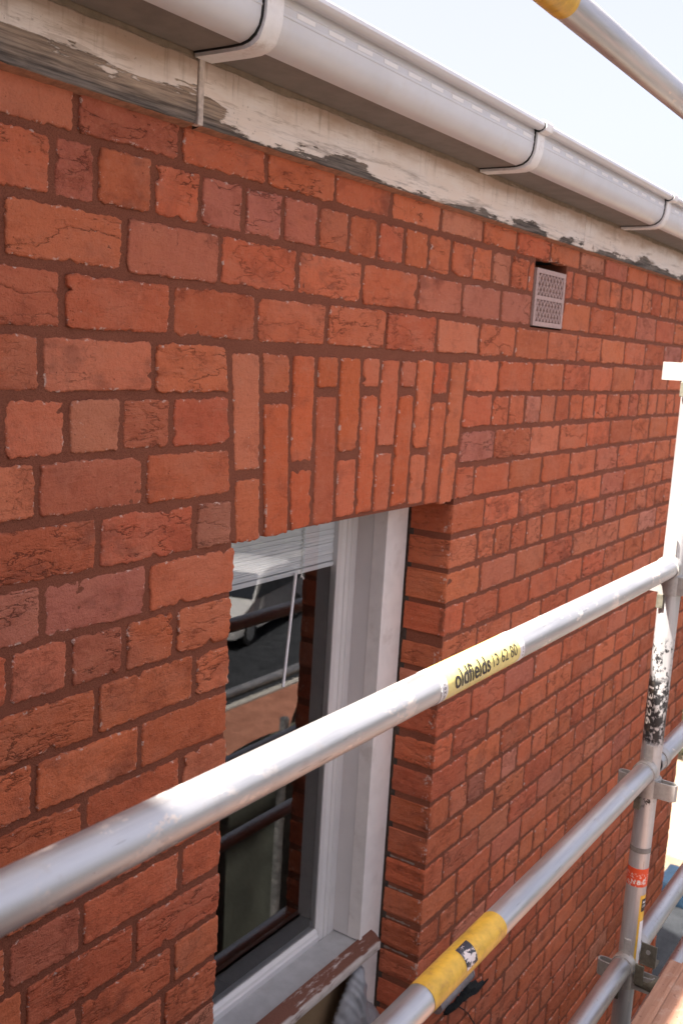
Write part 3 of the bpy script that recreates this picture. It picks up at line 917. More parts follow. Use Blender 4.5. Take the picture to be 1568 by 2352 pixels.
tb_ = MB(); tb_.add([(-.024, -.0629, -.0035), (.024, -.0629, -.0035), (.024, -.0629, .0035), (-.024, -.0629, .0035), (-.024, -.0615, -.0035), (.024, -.0615, -.0035), (.024, -.0615, .0035), (-.024, -.0615, .0035)],
        [(0, 1, 2, 3), (0, 4, 5, 1), (2, 6, 7, 3), (0, 3, 7, 4), (1, 5, 6, 2)])
dash_me = mesh('glow_dash', tb_.v, tb_.f); dash_me.materials.append(M['pvc_glow_paint'])  # pale raised dashes stand in for sunlight glowing through the gutter
x = 2.3559 - DSH * 20.3
while x < XE:
    if all(not (b - .03 < x < b + .075) for b in BR):
        d_ = bpy.data.objects.new('glow_dash', dash_me); COL.objects.link(d_); d_.parent = gut; d_.location = (x, -.1, .137)
    x += DSH

# air brick: terracotta lattice in a frame, hole broken out above it
ab = MB()
a0, a1, z0, z1 = 2.735, 2.953, -.2755, -.1135
yb = .004
ab.box((a0, -.002, z0), (a0 + .014, .03, z1)); ab.box((a1 - .014, -.002, z0), (a1, .03, z1))
ab.box((a0 + .014, -.002, z0), (a1 - .014, .03, z0 + .013)); ab.box((a0 + .014, -.002, z1 - .013), (a1 - .014, .03, z1))
zm = (z0 + z1) / 2; ab.box((a0 + .014, -.0018, zm - .0055), (a1 - .014, .03, zm + .0055))


def bar(xa, za, xb, zb, wd=.0038, y0=-.0008):
    d = Vector((xb - xa, 0, zb - za)).normalized(); n = Vector((d.z, 0, -d.x)) * wd / 2
    p = [Vector((xa, 0, za)) - n, Vector((xa, 0, za)) + n, Vector((xb, 0, zb)) + n, Vector((xb, 0, zb)) - n]
    ab.add([(v.x, y0, v.z) for v in p] + [(v.x, .026, v.z) for v in p], [(0, 3, 2, 1), (0, 1, 5, 4), (1, 2, 6, 5), (2, 3, 7, 6), (3, 0, 4, 7)])


for (pa, pb) in ((z0 + .013, zm - .0055), (zm + .0055, z1 - .013)):
    ia, ib = a0 + .014, a1 - .014; hgt = pb - pa; run = (ib - ia) / 4
    for i in range(-4, 12):
        for sgn in (1, -1):
            xs = ia + i * run / 2
            xe = xs + sgn * run * 1.0
            za, zb = pa, pb
            xa_, xb_ = xs, xe
            # clip to panel
            def cl(xa, za, xb, zb, lim, lo):
                if xa == xb: return xa, za, xb, zb
                if (xa < lim) == (xb < lim):
                    return (xa, za, xb, zb) if ((xa >= lim) == lo) else None
                t_ = (lim - xa) / (xb - xa); zz = za + (zb - za) * t_
                if (xa >= lim) == lo: return xa, za, lim, zz
                return lim, zz, xb, zb
            r1 = cl(xa_, za, xb_, zb, ia, True)
            if r1: r1 = cl(*r1, ib, False)
            if r1 and abs(r1[1] - r1[3]) > .002: bar(*r1, y0=-.0008 if sgn > 0 else -.0011)
ab.build('air_brick', M['airbrick'], house)

# ---------------------------------------------------------------- window
win = empty('window', parent=house)
WY = .132
fb = MB()
fb.box((2.234, WY, -3.2), (2.334, .245, -.70))
fb.box((JX0 + .005, WY, -3.2), (1.556, .245, -.70))
fb.box((1.556, WY, -.742), (2.234, .245, -.70))
fb.build('frame', M['frame'], win, bevel=.004)
bead = MB(); bead.box((2.2215, WY - .004, -2.003), (2.2335, .17, -.742)); bead.build('glazing_bead', M['frame'], win, bevel=.0025)
rv_ = MB(); rv_.box((2.2225, .1705, -2.003), (2.2335, .222, -.742)); rv_.build('rebate', M['frame_in'], win, bevel=.001)
sg = MB(); sg.box((2.3335, .136, -3.2), (2.3435, .30, -.744)); sg.build('sealant', M['gap'], win)
# sash: moulded stile and bottom rail round the pane
sash = empty('sash', parent=win)


def rail_prof(pts, axis, a, b, name):
    if axis == 'z': f = lambda p, t_: (p[0], p[1], t_)
    else: f = lambda p, t_: (t_, p[1], p[0])
    m_ = len(pts)
    mb = MB(); mb.add([f(p, a) for p in pts] + [f(p, b) for p in pts], [(k, (k + 1) % m_, m_ + (k + 1) % m_, m_ + k) for k in range(m_)] + [tuple(range(m_)), tuple(range(2 * m_ - 1, m_ - 1, -1))])
    return mb.build(name, M['frame_in'], sash)


sp_ = [(2.2222, .250), (2.2222, .219), (2.196, .2185), (2.194, .2215), (2.1905, .2215), (2.189, .2190), (2.176, .2200), (2.1745, .2230), (2.172, .2230), (2.1705, .2210), (2.158, .2240), (2.150, .2310), (2.150, .250)]
rail_prof(sp_, 'z', -2.012, -.742, 'stile')
bp = [(-2.03, .252), (-2.03, .2205), (-1.990, .2190), (-1.985, .2220), (-1.978, .2240), (-1.972, .2310), (-1.972, .252)]
rail_prof(bp, 'x', 1.556, 2.1495, 'bottom_rail')
tr = MB(); tr.box((1.556, .1325, -2.06), (2.2335, .2195, -2.006)); tr.build('transom', M['transom'], win, bevel=.002)
gl = MB(); gl.add([(1.55, .2355, -2.0), (2.16, .2355, -2.0), (2.16, .2355, -.72), (1.55, .2355, -.72)], [(0, 1, 2, 3)])
gl.build('pane', M['glass'], sash, fixn=False)
# timber sill nosing with brick dust
sl = MB(); n_ = 60; vs = []; fs = []
for i in range(n_ + 1):
    x = 1.45 + (2.287 - 1.45) * i / n_
    e = .0016 * mn.noise((x * 22, 0, 1)) + .0008 * mn.noise((x * 90, 0, 4))
    for (y, z) in ((.134, -1.9985), (.118 + e, -2.004 + e), (.103 + e, -2.016 + e), (.099 + e, -2.021), (.0985 + e, -2.046), (.102, -2.051), (.134, -2.051)):
        vs.append((x, y, z))
for i in range(n_):
    for k in range(6): fs.append((i * 7 + k, i * 7 + k + 1, i * 7 + 8 + k, i * 7 + 7 + k))
fs += [tuple(range(6, -1, -1)), tuple(n_ * 7 + k for k in range(7))]
sl.add(vs, fs); sl.build('sill', M['sill'], win, smooth=True)
pn = MB(); pn.box((1.556, .158, -3.2), (2.2345, .20, -2.0525)); pn.build('lower_panel', M['panel'], win)

# venetian blind hanging inside
bl = empty('window_blind', (1.9, .258, -.755))
tag(bl, 'white slatted blind bunched up at the top of the window behind the glass', 'blind')
sm_ = MB(); sm_.add([(-.40, -.0125, 0), (.315, -.0125, 0), (.315, 0, .0016), (-.40, 0, .0016), (-.40, .0125, 0), (.315, .0125, 0),
                     (-.40, -.0125, -.0040), (.315, -.0125, -.0040), (-.40, .0125, -.0040), (.315, .0125, -.0040)],
                    [(0, 1, 2, 3), (3, 2, 5, 4), (0, 6, 7, 1), (4, 5, 9, 8), (6, 8, 9, 7), (1, 7, 9, 5, 2), (0, 3, 4, 8, 6)])
smesh = mesh('slat', sm_.v, sm_.f); smesh.materials.append(M['slat'])
for i in range(38):
    s_ = bpy.data.objects.new('slat', smesh); COL.objects.link(s_); s_.parent = bl
    s_.location = (R.uniform(-.0015, .0015) - .0008 * (i % 3) - (.012 * max(0, (i - 24) / 10)), R.uniform(-.0012, .0012), -.0045 * i - R.uniform(0, .0011) + .004)
    s_.rotation_euler = (R.uniform(-.05, .05), R.uniform(-.002, .002), 0)
br_ = MB(); br_.box((-.40, -.014, -.182), (.298, .014, -.170)); br_.build('bottom_rail', M['slat'], bl, bevel=.003)
cd = MB(); pth = []
for i in range(60):
    z = -.004 - i * .00315; pth.append((.108 + .005 * math.sin(i * 1.9), -.0165 + .002 * math.cos(i * 2.3), z))
cd.sweep(pth, .0015, 6); cd.cyl((.108, -.017, -.186), (.118, -.017, -.196), .002, 6); cd.build('ladder_cord', M['cord'], bl)
wd = MB(); wd.cyl((.076, -.022, -.175), (.047, -.022, -.46), .0042, 10); wd.build('wand', M['slat'], bl, smooth=True)

# crumpled grey plastic caught under the sill beside the window post
poly = [(2.07, -2.30), (2.101, -2.175), (2.126, -2.134), (2.152, -2.101), (2.179, -2.070), (2.204, -2.060), (2.223, -2.072), (2.233, -2.115), (2.245, -2.129), (2.25, -2.189), (2.307, -2.244), (2.331, -2.277), (2.33, -2.34), (2.08, -2.38)]


def inside(px, pz):
    c = False
    for i in range(len(poly)):
        x1_, z1_ = poly[i]; x2_, z2_ = poly[i - 1]
        if (z1_ > pz) != (z2_ > pz) and px < (x2_ - x1_) * (pz - z1_) / (z2_ - z1_) + x1_: c = not c
    return c


def pdist(px, pz):
    d = 9
    for i in range(len(poly)):
        a = Vector(poly[i]); b = Vector(poly[i - 1]); p_ = Vector((px, pz)); t_ = max(0, min(1, (p_ - a).dot(b - a) / (b - a).length_squared))
        d = min(d, (p_ - a.lerp(b, t_)).length)
    return d


sh = MB(); st_ = .0026; cells = {}; vs = []; fs = []


def sv(i, j):
    if (i, j) not in cells:
        x = 2.06 + i * st_; z = -2.39 + j * st_
        d = min(pdist(x, z), .05) if inside(x, z) else 0
        bul = math.sqrt(max(0, 1 - (1 - d / .05) ** 2))
        fold = .0045 * (1 - abs(mn.noise((x * 17 + z * 8, z * 4, 3))) * 2) + .004 * (1 - abs(mn.noise((x * 40 + z * 18, z * 10, 8))) * 2)
        cells[(i, j)] = len(vs); vs.append((x + .002 * mn.noise((z * 40, x * 40, 2)), .126 - .034 * bul - fold * (.25 + .75 * bul), z))
    return cells[(i, j)]


for i in range(108):
    for j in range(130):
        x = 2.06 + (i + .5) * st_; z = -2.39 + (j + .5) * st_
        if inside(x, z): fs.append((sv(i, j), sv(i + 1, j), sv(i + 1, j + 1), sv(i, j + 1)))
sh.add(vs, fs)
so = sh.build('plastic_sheet', M['sheet'], smooth=True, fixn=False)
sm2 = so.modifiers.new('thickness', 'SOLIDIFY'); sm2.thickness = .0012; sm2.offset = 1
tag(so, 'crumpled grey plastic sheet bulging beside the window post below the sill', 'plastic sheet')

# conduit and torn black foam low on the wall
cp_ = empty('waste_pipe', (2.55, -.02, -2.257))
tag(cp_, 'short grey plastic pipe low on the brick wall behind the yellow banded rail', 'pipe')
pm = MB(); pm.cyl((-.12, 0, 0), (.085, 0, 0), .021, 20); pm.build('pipe_body', M['pipe'], cp_, smooth=True)
pm = MB()
for i in range(5):
    a_, b_ = i / 5 * math.pi / 2, (i + 1) / 5 * math.pi / 2
    pm.cyl((.085 + .022 * math.sin(a_), 0, 0), (.085 + .022 * math.sin(b_), 0, 0), .022 * math.cos(a_) + .0005, 20, r2=.022 * math.cos(b_) + .0005, caps=(i == 4))
pm.build('end_cap', M['pipe'], cp_, smooth=True)
pm = MB(); pm.box((-.03, .0, -.026), (-.012, .024, .026)); pm.build('pipe_clip', M['cast_dark'], cp_, bevel=.002)
bp_ = [(2.621, -2.334), (2.669, -2.322), (2.769, -2.359), (2.847, -2.394), (2.812, -2.399), (2.767, -2.397), (2.694, -2.374), (2.617, -2.356), (2.576, -2.35), (2.553, -2.358), (2.51, -2.329), (2.557, -2.331)]
fm = MB(); vs = []; fs = []
bpd = []
for i in range(len(bp_)):
    a = Vector(bp_[i]); b = Vector(bp_[(i + 1) % len(bp_)])
    for t_ in (0, .25, .5, .75):
        p_ = a.lerp(b, t_); nn = mn.noise((p_.x * 150, p_.y * 150, 2)) * .018
        bpd.append((p_.x + nn, p_.y + nn * .8))
m_ = len(bpd); cx = sum(p_[0] for p_ in bpd) / m_; cz = sum(p_[1] for p_ in bpd) / m_
for (sc_, y) in ((1, .004), (.92, -.006), (.6, -.013), (.3, -.012)):
    for (px_, pz_) in bpd: vs.append((cx + (px_ - cx) * sc_, y + .004 * mn.noise((px_ * 80, pz_ * 80, sc_ * 5)), cz + (pz_ - cz) * sc_))
for k in range(3):
    for i in range(m_): fs.append((k * m_ + i, k * m_ + (i + 1) % m_, (k + 1) * m_ + (i + 1) % m_, (k + 1) * m_ + i))
fs.append(tuple(3 * m_ + i for i in range(m_)))
fm.add(vs, fs); fo = fm.build('foam_sealant', M['foam'])
tag(fo, 'ragged black foam patch smeared across the bricks beneath the short grey pipe', 'foam')
wr = MB(); wr.sweep([(2.60, -.008, -2.35), (2.64, -.014, -2.385), (2.69, -.010, -2.43), (2.735, -.008, -2.485), (2.80, -.008, -2.56)], .0022, 6)
tag(wr.build('cable', M['rubber']), 'thin black cable hanging down the brick wall from the black foam', 'cable')

# ---------------------------------------------------------------- scaffold
RY = -.545; TR = .0254
CDIR = Vector((-.967, -.255, 0)).normalized(); CRGT = Vector((.255, -.967, 0)).normalized()   # seen from the platform


def text_geo(txt, offset=0.0):
    cu = bpy.data.curves.new('lettering', 'FONT'); cu.body = txt; cu.size = 1; cu.resolution_u = 4; cu.offset = offset
    ob = bpy.data.objects.new('lettering', cu); COL.objects.link(ob)
    me = bpy.data.meshes.new_from_object(ob)
    bpy.data.objects.remove(ob); bpy.data.curves.remove(cu)
    bm = bmesh.new(); bm.from_mesh(me); bpy.data.meshes.remove(me)
    xs = [v.co.x for v in bm.verts]; ys = [v.co.y for v in bm.verts]
    x0, x1, y0, y1 = min(xs), max(xs), min(ys), max(ys)
    for v in bm.verts: v.co = ((v.co.x - x0) / (x1 - x0), (v.co.y - y0) / (y1 - y0), 0)
    for i in range(1, 14):
        bmesh.ops.bisect_plane(bm, geom=list(bm.verts) + list(bm.edges) + list(bm.faces), plane_co=(0, i / 14, 0), plane_no=(0, 1, 0))
    bmesh.ops.triangulate(bm, faces=bm.faces)
    bm.verts.ensure_lookup_table()
    vs = [tuple(v.co) for v in bm.verts]; fs = [tuple(v.index for v in f.verts) for f in bm.faces]
    bm.free(); return vs, fs


def wrap_x(vs, x0, x1, th0, th1, r, cy=0, cz=0):   # text along a rail; theta 0 faces out (-y), 90 up
    out = []
    for (a, b, _) in vs:
        th = math.radians(th0 + (th1 - th0) * b); out.append((x0 + (x1 - x0) * a, cy - r * math.cos(th), cz + r * math.sin(th)))
    return out


def wrap_z(vs, z0, z1, p0, p1, r):                 # text down a standard; phi 0 faces the platform camera side
    out = []
    for (a, b, _) in vs:
        ph = math.radians(p0 + (p1 - p0) * b); n = CDIR * math.cos(ph) + CRGT * math.sin(ph)
        out.append((n.x * r, n.y * r, z0 + (z1 - z0) * a))
    return out


def band_x(x0, x1, r, n=40, cut=None):
    mb = MB(); mb.tube((x0, 0, 0), (x1, 0, 0), r, .0003, n, rings=2); return mb


def patch_x(x0, x1, th0, th1, r, n=14, slant=0.0):
    vs = []; fs = []
    for i in range(n + 1):
        th = math.radians(th0 + (th1 - th0) * i / n); s_ = slant * i / n
        for j in range(7):
            x = x0 + (x1 - x0) * j / 6
            vs.append((x + s_, -r * math.cos(th), r * math.sin(th)))
    for i in range(n):
        for j in range(6): fs.append((i * 7 + j, i * 7 + j + 1, i * 7 + 8 + j, i * 7 + 7 + j))
    mb = MB(); mb.add(vs, fs); return mb


XS = 2.452


def hook(root, xe):
    """clip casting where a rail meets the standard; coordinates relative to the rail's axis"""
    h = MB()
    h.tube((xe - .040, 0, 0), (xe - .012, 0, 0), .0285, .006, 24)
    h.build('end_collar', M['cast'], root, smooth=True)


def rail(z, x0, x1, mat_, label, end=True, start_collar=False):
    r_ = empty('guard_rail', (0, RY, z))
    tag(r_, label, 'rail', 'aluminium scaffold rails')
    t = MB(); t.tube((x0, 0, 0), (x1, 0, 0), TR, .0028, 40, rings=max(4, int((x1 - x0) / .12)), wob=.0005)
    t.build('tube', mat_, r_, smooth=True)
    if end: hook(r_, x1 + .02)
    if start_collar:
        h = MB(); h.tube((x0 + .03, 0, 0), (x0 + .06, 0, 0), .0285, .006, 24); h.build('end_collar', M['cast'], r_, smooth=True)
    return r_


LZ = [.153, -.845, -1.365, -1.888]
r0 = rail(LZ[0], -.05, XS - .035, M['alu_r0'], 'topmost aluminium rail with orange yellow band against the open sky')
b = band_x(1.16, 1.502, TR + .0007); b.build('yellow_band', M['yellow'], r0, smooth=True)
vs, fs = text_geo('72572', .004)
mb = MB(); mb.add(wrap_x(vs, 1.462, 1.425, -5, -22, TR + .0013), fs); mb.build('lettering', M['ink'], r0, fixn=False)

r1 = rail(LZ[1], -.05, XS - .032, M['alu_r1'], 'sunlit aluminium rail with pale yellow oldfields label crossing the window')
b = band_x(1.250, 1.500, TR + .0006); b.build('label_band', M['pale_yellow'], r1, smooth=True)
for (xa, xb) in ((1.232, 1.2505), (1.4995, 1.517)):
    b = band_x(xa, xb, TR + .0007); b.build('label_edge', M['white_label'], r1, smooth=True)
vs, fs = text_geo('oldfields', .018)
mb = MB(); mb.add(wrap_x(vs, 1.272, 1.388, -11, 50, TR + .0012), fs); mb.build('lettering', M['ink'], r1, fixn=False)
vs, fs = text_geo('13 62 80', -.004)
mb = MB(); mb.add(wrap_x(vs, 1.398, 1.486, -2, 40, TR + .0012), fs); mb.build('lettering', M['ink'], r1, fixn=False)


def ring_text(txt, xa, xb, th0, th1, root):     # small print running round the tube
    vs, fs = text_geo(txt, 0)
    out = []
    for (a, b_, _) in vs:
        th = math.radians(th0 + (th1 - th0) * a); out.append((xa + (xb - xa) * b_, -(TR + .0013) * math.cos(th), (TR + .0013) * math.sin(th)))
    mb = MB(); mb.add(out, fs); mb.build('lettering', M['ink'], root, fixn=False)


ring_text('I A L E 0 Z H N', 1.238, 1.244, 60, -38, r1)
ring_text('J Y H E R', 1.506, 1.511, 40, -20, r1)

r2 = rail(LZ[2], -.05, XS - .032, M['alu_r2'], 'shaded aluminium rail with bright yellow band and torn dark sticker')
b = band_x(1.292, 1.552, TR + .0007); b.build('yellow_band', M['yellow'], r2, smooth=True)
b = patch_x(1.398, 1.436, 8, 92, TR + .0013, slant=.006); b.build('torn_sticker', M['torn'], r2, smooth=True, fixn=False)
cl_ = MB(); cl_.tube((1.333, 0, 0), (1.352, 0, 0), .0285, .0028, 24); cl_.box((1.332, -.012, -.075), (1.356, .012, -.026)); cl_.cyl((1.344, -.03, -.058), (1.344, .03, -.058), .007, 12)
r3 = rail(LZ[3], -.05, XS - .032, M['alu_r3'], 'lowest aluminium rail in front of the wall, speckled with rust and paint')
rail(LZ[2], XS + .03, 4.85, M['alu_r2'], 'upper of two aluminium rails running on beyond the upright', False, True)
rail(LZ[3], XS + .03, 4.85, M['alu_r3'], 'lower of two aluminium rails running on beyond the upright, above dark ground', False, True)

# the upright frame with its couplers
fr = empty('scaffold_upright', (XS, RY, 0))
tag(fr, 'upright aluminium scaffold tube with wing couplers, black painted number and red label', 'scaffold upright')
t = MB(); t.tube((0, 0, 1.4), (0, 0, -1.905), TR, .003, 40, rings=24, wob=.0004); t.tube((0, 0, -1.905), (0, 0, GZ), TR - .0008, .003, 40, rings=10)
t.build('standard', M['alu_std'], fr, smooth=True)


def wing(z, sy, latch=True):
    """hairpin loop of flat strip welded to the standard"""
    w_ = MB(); th = .0035; hh = .021
    path = [(-.020, .016), (-.017, .035), (-.016, .060), (-.013, .0685), (-.006, .0715), (.001, .0685), (.004, .060), (.004, .035), (.012, .022)]
    path = [(x_, y_ * sy) for (x_, y_) in path]
    outer = []
    for i, p_ in enumerate(path):
        a = Vector(path[max(i - 1, 0)]); b_ = Vector(path[min(i + 1, len(path) - 1)]); d = (b_ - a).normalized(); n = Vector((-d.y, d.x)) * th
        outer.append((p_[0] + n.x * sy, p_[1] + n.y * sy))
    vs = []; fs = []
    for (a, b_) in zip(path, outer):
        vs += [(a[0], a[1], z - hh), (a[0], a[1], z + hh), (b_[0], b_[1], z + hh), (b_[0], b_[1], z - hh)]
    for i in range(len(path) - 1):
        for k in range(4):
            fs.append((i * 4 + k, i * 4 + (k + 1) % 4, i * 4 + 4 + (k + 1) % 4, i * 4 + 4 + k))
    fs += [(0, 1, 2, 3), tuple((len(path) - 1) * 4 + k for k in (3, 2, 1, 0))]
    w_.add(vs, fs); w_.build('wing', M['cast'], fr, smooth=True)


for z in (-.335, LZ[1], LZ[2], LZ[3], .66):
    zc = z - .046
    c_ = MB(); c_.tube((0, 0, zc - .025), (0, 0, zc + .023), .0315, .006, 28); c_.build('collar', M['cast'], fr, smooth=True)
    wing(zc, 1); wing(zc, -1)
    if z != .66 and z > -2:
        l_ = MB()
        n = CDIR * math.cos(math.radians(-40)) + CRGT * math.sin(math.radians(-40))
        p_ = n * .031
        l_.box((p_.x - .006, p_.y - .008, zc - .058), (p_.x + .004, p_.y + .008, zc - .024)); l_.build('latch', M['cast_dark'], fr, bevel=.0015)
        l_ = MB()
        n = CDIR * math.cos(math.radians(-8)) + CRGT * math.sin(math.radians(-8)); p_ = n * .030
        l_.box((p_.x - .004, p_.y - .009, z + .018), (p_.x + .004, p_.y + .009, z + .068)); l_.build('tab', M['cast'], fr, bevel=.0025)
t = MB(); t.tube((0, 0, -1.572), (0, 0, -1.586), TR + .0007, .0004, 36); t.build('grey_band', M['band_grey'], fr, smooth=True)
t = MB(); t.tube((0, 0, -1.628), (0, 0, -1.677), TR + .0007, .0004, 36); t.build('red_label', M['red_label'], fr, smooth=True)
vs, fs = text_geo('N B 1', .02)
out = []
for (a, b_, _) in vs:
    ph = math.radians(-30 + 70 * a); n = CDIR * math.cos(ph) + CRGT * math.sin(ph); out.append((n.x * (TR + .0012), n.y * (TR + .0012), -1.670 + .012 * b_))
mb = MB(); mb.add(out, fs); mb.build('lettering', M['white_ink'], fr, fixn=False)


def patch_z(z0, z1, p0, p1, r, n=10):
    vs = []; fs = []
    for i in range(n + 1):
        ph = math.radians(p0 + (p1 - p0) * i / n); nn = CDIR * math.cos(ph) + CRGT * math.sin(ph)
        vs += [(nn.x * r, nn.y * r, z0), (nn.x * r, nn.y * r, z1)]
    for i in range(n): fs.append((2 * i, 2 * i + 1, 2 * i + 3, 2 * i + 2))
    mb = MB(); mb.add(vs, fs); return mb


patch_z(-1.945, -1.70, 32, 100, TR + .0006).build('yellow_label', M['yellow'], fr, smooth=True, fixn=False)
patch_z(-1.745, -1.71, 44, 96, TR + .0011).build('label_print', M['ink'], fr, smooth=True, fixn=False)
patch_z(-1.940, -1.772, 46, 96, TR + .0011).build('label_form', M['white_label'], fr, smooth=True, fixn=False)
for (txt, za, zb) in (('MAX', -1.7225, -1.7155), ('SWL', -1.7335, -1.7265)):
    vs, fs = text_geo(txt, .01); out = []
    for (a, b_, _) in vs:
        ph = math.radians(50 + 44 * a); n = CDIR * math.cos(ph) + CRGT * math.sin(ph); out.append((n.x * (TR + .0016), n.y * (TR + .0016), za + (zb - za) * b_))
    mb = MB(); mb.add(out, fs); mb.build('lettering', M['white_ink'], fr, fixn=False)
patch_z(-1.265, -1.135, -66, -22, TR + .0004).build('number_patch', M['ink'], fr, smooth=True, fixn=False)
vs, fs = text_geo('13626', .01)
mb = MB(); mb.add(wrap_z(vs, -1.150, -1.248, -60, -26, TR + .0008), fs); mb.build('lettering', M['white_ink'], fr, fixn=False)
# ladder rung towards the platform, its hook plate and rivet
t = MB(); t.tube((0, -.03, -1.935), (0, -.72, -1.935), .0225, .003, 28); t.build('rung', M['cast_dark'], fr, smooth=True)
t = MB(); t.tube((0, -.108, -1.935), (0, -.150, -1.935), .0245, .003, 28); t.build('rung_sleeve', M['cast'], fr, smooth=True)
t = MB(); t.box((-.034, -.078, -1.868), (-.030, -.038, -1.812)); t.box((-.034, -.078, -1.872), (.008, -.038, -1.868)); t.build('hook_plate', M['cast_dark'], fr, bevel=.001, seg=1)
t = MB(); t.cyl((-.0345, -.058, -1.832), (-.038, -.058, -1.832), .0055, 12); t.build('rivet', M['cast'], fr, smooth=True)
t = MB(); t.box((-.036, -.052, -1.930), (-.030, -.030, -1.875)); t.build('hook_strip', M['cast_dark'], fr, bevel=.001, seg=1)

# working platform at the bottom right
dk = empty('deck_board', (2.4, -.77, -1.83))
tag(dk, 'brown timber scaffold deck board, half in shade and half in sun, at the lower right', 'scaffold board')
t = MB(); t.box((-2.5, -.215, -.045), (.022, .113, 0)); t.build('board', M['deck'], dk, bevel=.003)
t = MB(); t.box((-2.5, .0745, .0005), (.018, .0835, .0065)); t.build('raised_edge', M['deck'], dk, bevel=.0015)
dk2 = MB(); dk2.box((-.10, -1.24, -1.876), (2.415, -.995, -1.831))
tag(dk2.build('deck_board', M['deck'], bevel=.003), 'outer brown timber scaffold deck board beyond the lower right corner', 'scaffold board')

# ledgers of the scaffold below the platform: seen only as dark bars in the glass
ds = MB(); n_ = 110; vs = []; fs = []
for i in range(n_ + 1):
    x = -.7 + 8.4 * i / n_
    zt_ = -2.42 + 1.45 * min(1, max(0, (x - 4.25) / .15)) + 1.75 * min(1, max(0, (1.3 - x) / .12))  # both ends raised out of view, added to darken the lower wall
    for j in range(26):
        z = zt_ - (zt_ + 5.02) * j / 25
        vs.append((x, -1.37 + .03 * mn.noise((x * 1.3, z * 1.1, 0)) + .012 * mn.noise((x * 5, z * 2, 4)) - .02 * math.sin(x * 2.5) * (j / 25), z + .02 * math.sin(x * 5.1) * (1 if j == 0 else 0)))
for i in range(n_):
    for j in range(25): fs.append((i * 26 + j, i * 26 + j + 1, i * 26 + 27 + j, i * 26 + 26 + j))
ds.add(vs, fs); dso = ds.build('debris_shade_sheet', M['tarp'], smooth=True, fixn=False)
so_ = dso.modifiers.new('thickness', 'SOLIDIFY'); so_.thickness = .002
tag(dso, 'dark grey green debris sheet hung on the scaffold, seen reflected in the lower pane, with added unseen raised ends shading the wall', 'sheet')
lg = empty('scaffold_ledgers', (0, 0, 0))
tag(lg, 'dark scaffold bars below the platform, seen reflected in the lower window pane', 'scaffold')
for (y, z, r_) in ((RY, -2.20, TR), (RY, -2.68, TR), (-1.30, -2.05, TR)):
    t = MB(); t.tube((-.05, y, z), (4.85, y, z), r_, .003, 20); t.build('ledger', M['alu_r3'], lg, smooth=True)
for (x, y) in ((4.88, RY), (4.88, -1.30), (XS, -1.30), (3.45, -1.30), (4.05, -1.30), (-.08, RY), (-.08, -1.30)):
    t = MB(); t.tube((x, y, GZ), (x, y, (-2.3 if XS + .5 < x < 4.5 else -1.9) if y < -1 else 1.2), TR, .003, 20); t.build('post', M['alu_r3'], lg, smooth=True)
# no braces in view

# ---------------------------------------------------------------- things across the road, seen in the pane
car = empty('parked_car', (17.6, -12.75, GZ + .004)); car.rotation_euler = (0, 0, math.radians(166))
tag(car, 'white hatchback parked on the road, its front reflected in the upper window pane', 'car')
SP = [(2.05, .30), (2.12, .50), (2.02, .70), (1.15, .98), (.45, 1.42), (-.2, 1.50), (-1.2, 1.46), (-1.85, 1.02), (-2.05, .95), (-2.10, .45), (-2.0, .28)]
cb = MB(); vs = []; fs = []
lay = [(-.90, .0), (-.84, .0), (.84, .0), (.90, .0)]
for (y, _) in lay:
    for (x, z) in SP:
        inset = .20 if z > 1.05 else 0
        yy = y - math.copysign(inset * (z - .95) / .5, y) if z > 1.05 else y
        k_ = .96 if abs(y) > .86 else 1
        vs.append((x * k_, yy, .3 + (z - .3) * (.97 if abs(y) > .86 else 1)))
m_ = len(SP)
for i in range(3):
    for k in range(m_):
        k2 = (k + 1) % m_; fs.append((i * m_ + k, i * m_ + k2, (i + 1) * m_ + k2, (i + 1) * m_ + k))
fs += [tuple(range(m_)), tuple(3 * m_ + k for k in range(m_ - 1, -1, -1))]
cb.add(vs, fs); cb.build('body', M['carpaint'], car, smooth=True)
ws_ = MB(); ws_.add([(1.14, -.86, .995), (1.14, .86, .995), (.48, .70, 1.41), (.48, -.70, 1.41)], [(0, 1, 2, 3)]); o_ = ws_.build('windscreen', M['carglass'], car); o_.location = (.025, 0, .02)
for s_ in (-1, 1):
    sw = MB(); sw.add([(1.0, s_ * .905, .98), (-1.6, s_ * .905, .99), (-1.2, s_ * .78, 1.38), (.4, s_ * .78, 1.36)], [(0, 1, 2, 3)]); sw.build('side_window', M['carglass'], car)
    hl = MB(); hl.box((1.93, s_ * .50 - .17, .64), (2.09, s_ * .50 + .17, .76)); hl.build('headlight', M['chrome'], car, bevel=.02)
    for x in (1.28, -1.3):
        wl = MB(); wl.cyl((x, s_ * .72, .31), (x, s_ * .92, .31), .31, 24); wo_ = wl.build('wheel', M['tyre'], car, smooth=True)
        rm = MB(); rm.cyl((x, s_ * .90, .31), (x, s_ * .93, .31), .2, 18); rm.build('rim', M['chrome'], wo_, smooth=True)
gr = MB(); gr.box((2.0, -.32, .60), (2.125, .32, .68)); gr.build('grille', M['carblack'], car, bevel=.01)
gr = MB(); gr.box((1.98, -.62, .30), (2.125, .62, .44)); gr.build('lower_intake', M['carblack'], car, bevel=.02)


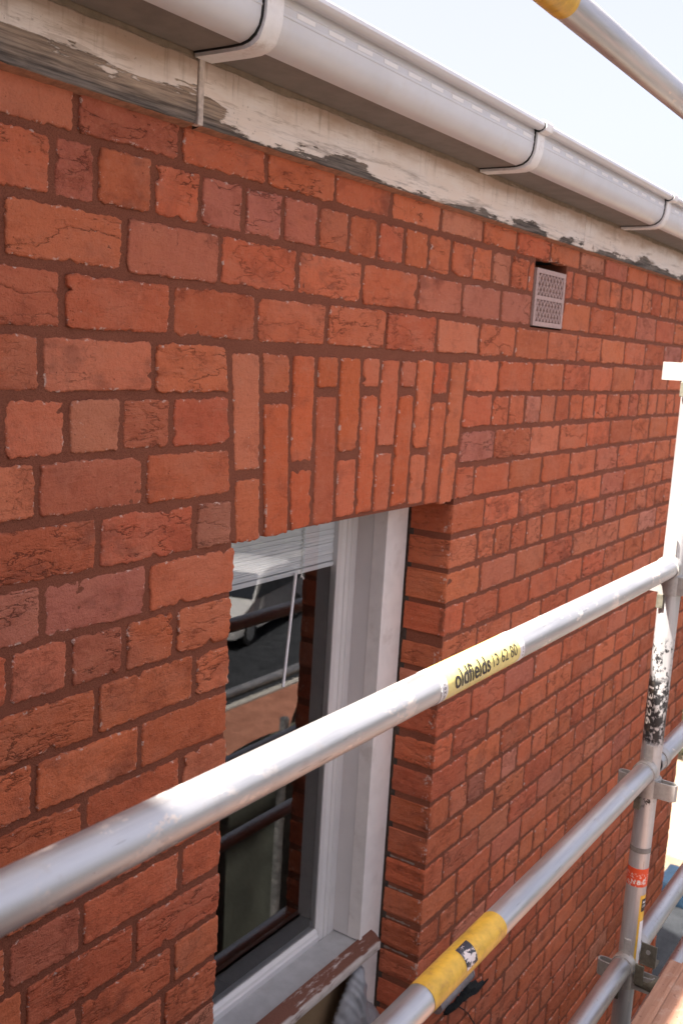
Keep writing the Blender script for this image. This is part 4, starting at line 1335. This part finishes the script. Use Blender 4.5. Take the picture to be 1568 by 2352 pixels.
def foliage(cx, cy, cz, rx, ry, rz, n, leaf):
    mb = MB()
    for i in range(n):
        while True:
            p_ = Vector((R.uniform(-1, 1), R.uniform(-1, 1), R.uniform(-1, 1)))
            if .35 < p_.length < 1: break
        if mn.noise(p_ * 2.2 + Vector((cx, cy, cz))) < -.12: continue
        c = Vector((cx + p_.x * rx, cy + p_.y * ry, cz + p_.z * rz)); d = Vector((R.uniform(-1, 1), R.uniform(-1, 1), R.uniform(-.6, 1))).normalized()
        u = d.orthogonal().normalized(); v = d.cross(u); s_ = leaf * R.uniform(.6, 1.4)
        mb.add([c - u * s_, c - v * s_ * .5, c + u * s_, c + v * s_ * .5], [(0, 1, 2, 3)])
    return mb


for i, (tx, ty, hgt, rr_) in enumerate(((22, -19, 7.5, 3.4), (28, -20, 9, 4.0), (16, -20.5, 8, 3.2), (36, -21, 8.5, 3.8))):
    tr_ = empty('tree', (tx, ty, GZ))
    tag(tr_, ['broad dark tree across the road, right behind the reflected car', 'taller dark tree across the road, farther right', 'narrow dark tree across the road, nearest the house', 'farthest dark tree down the road'][i], 'tree', 'trees across the road')
    t = MB(); t.cyl((0, 0, 0), (.1, .1, hgt * .6), .22, 10, r2=.09, rings=4, wob=.05)
    for a in range(5): t.cyl((.05, .05, hgt * (.3 + .06 * a)), (math.cos(a * 1.3) * 1.5, math.sin(a * 1.3) * 1.5, hgt * (.55 + .07 * a)), .08, 7, r2=.03)
    t.build('trunk', M['bark'], tr_, smooth=True)
    foliage(0, 0, hgt * .62, rr_, rr_, hgt * .42, 1500, .26).build('crown', M['leaf'], tr_, fixn=False)
hg = foliage(26, -17.6, GZ + 1.2, 24, .8, 1.4, 12000, .17)
tag(hg.build('hedge', M['leaf'], fixn=False), 'long dark clipped hedge along the far side of the road', 'hedge')

# ground clutter past the far corner of the wall
tb = MB(); tb.box((11.9, 1.05, GZ + .01), (12.45, 1.7, GZ + .28))
bt = tb.build('plastic_crate', M['blue'], bevel=.04); tag(bt, 'blue plastic crate on the dark yard by the pale patio edge', 'crate')
tb = MB(); tb.cyl((11.2, .98, GZ + .006), (11.2, .98, GZ + .28), .11, 16, r2=.13); bt = tb.build('bucket', M['white_label'], smooth=True); tag(bt, 'small white bucket on the dark yard beside the blue crate', 'bucket')
bs = foliage(16.4, 2.7, GZ + .6, .6, .6, .4, 800, .09); tag(bs.build('shrub', M['leaf'], fixn=False), 'low dark green shrub on the pale patio past the wall corner', 'shrub')
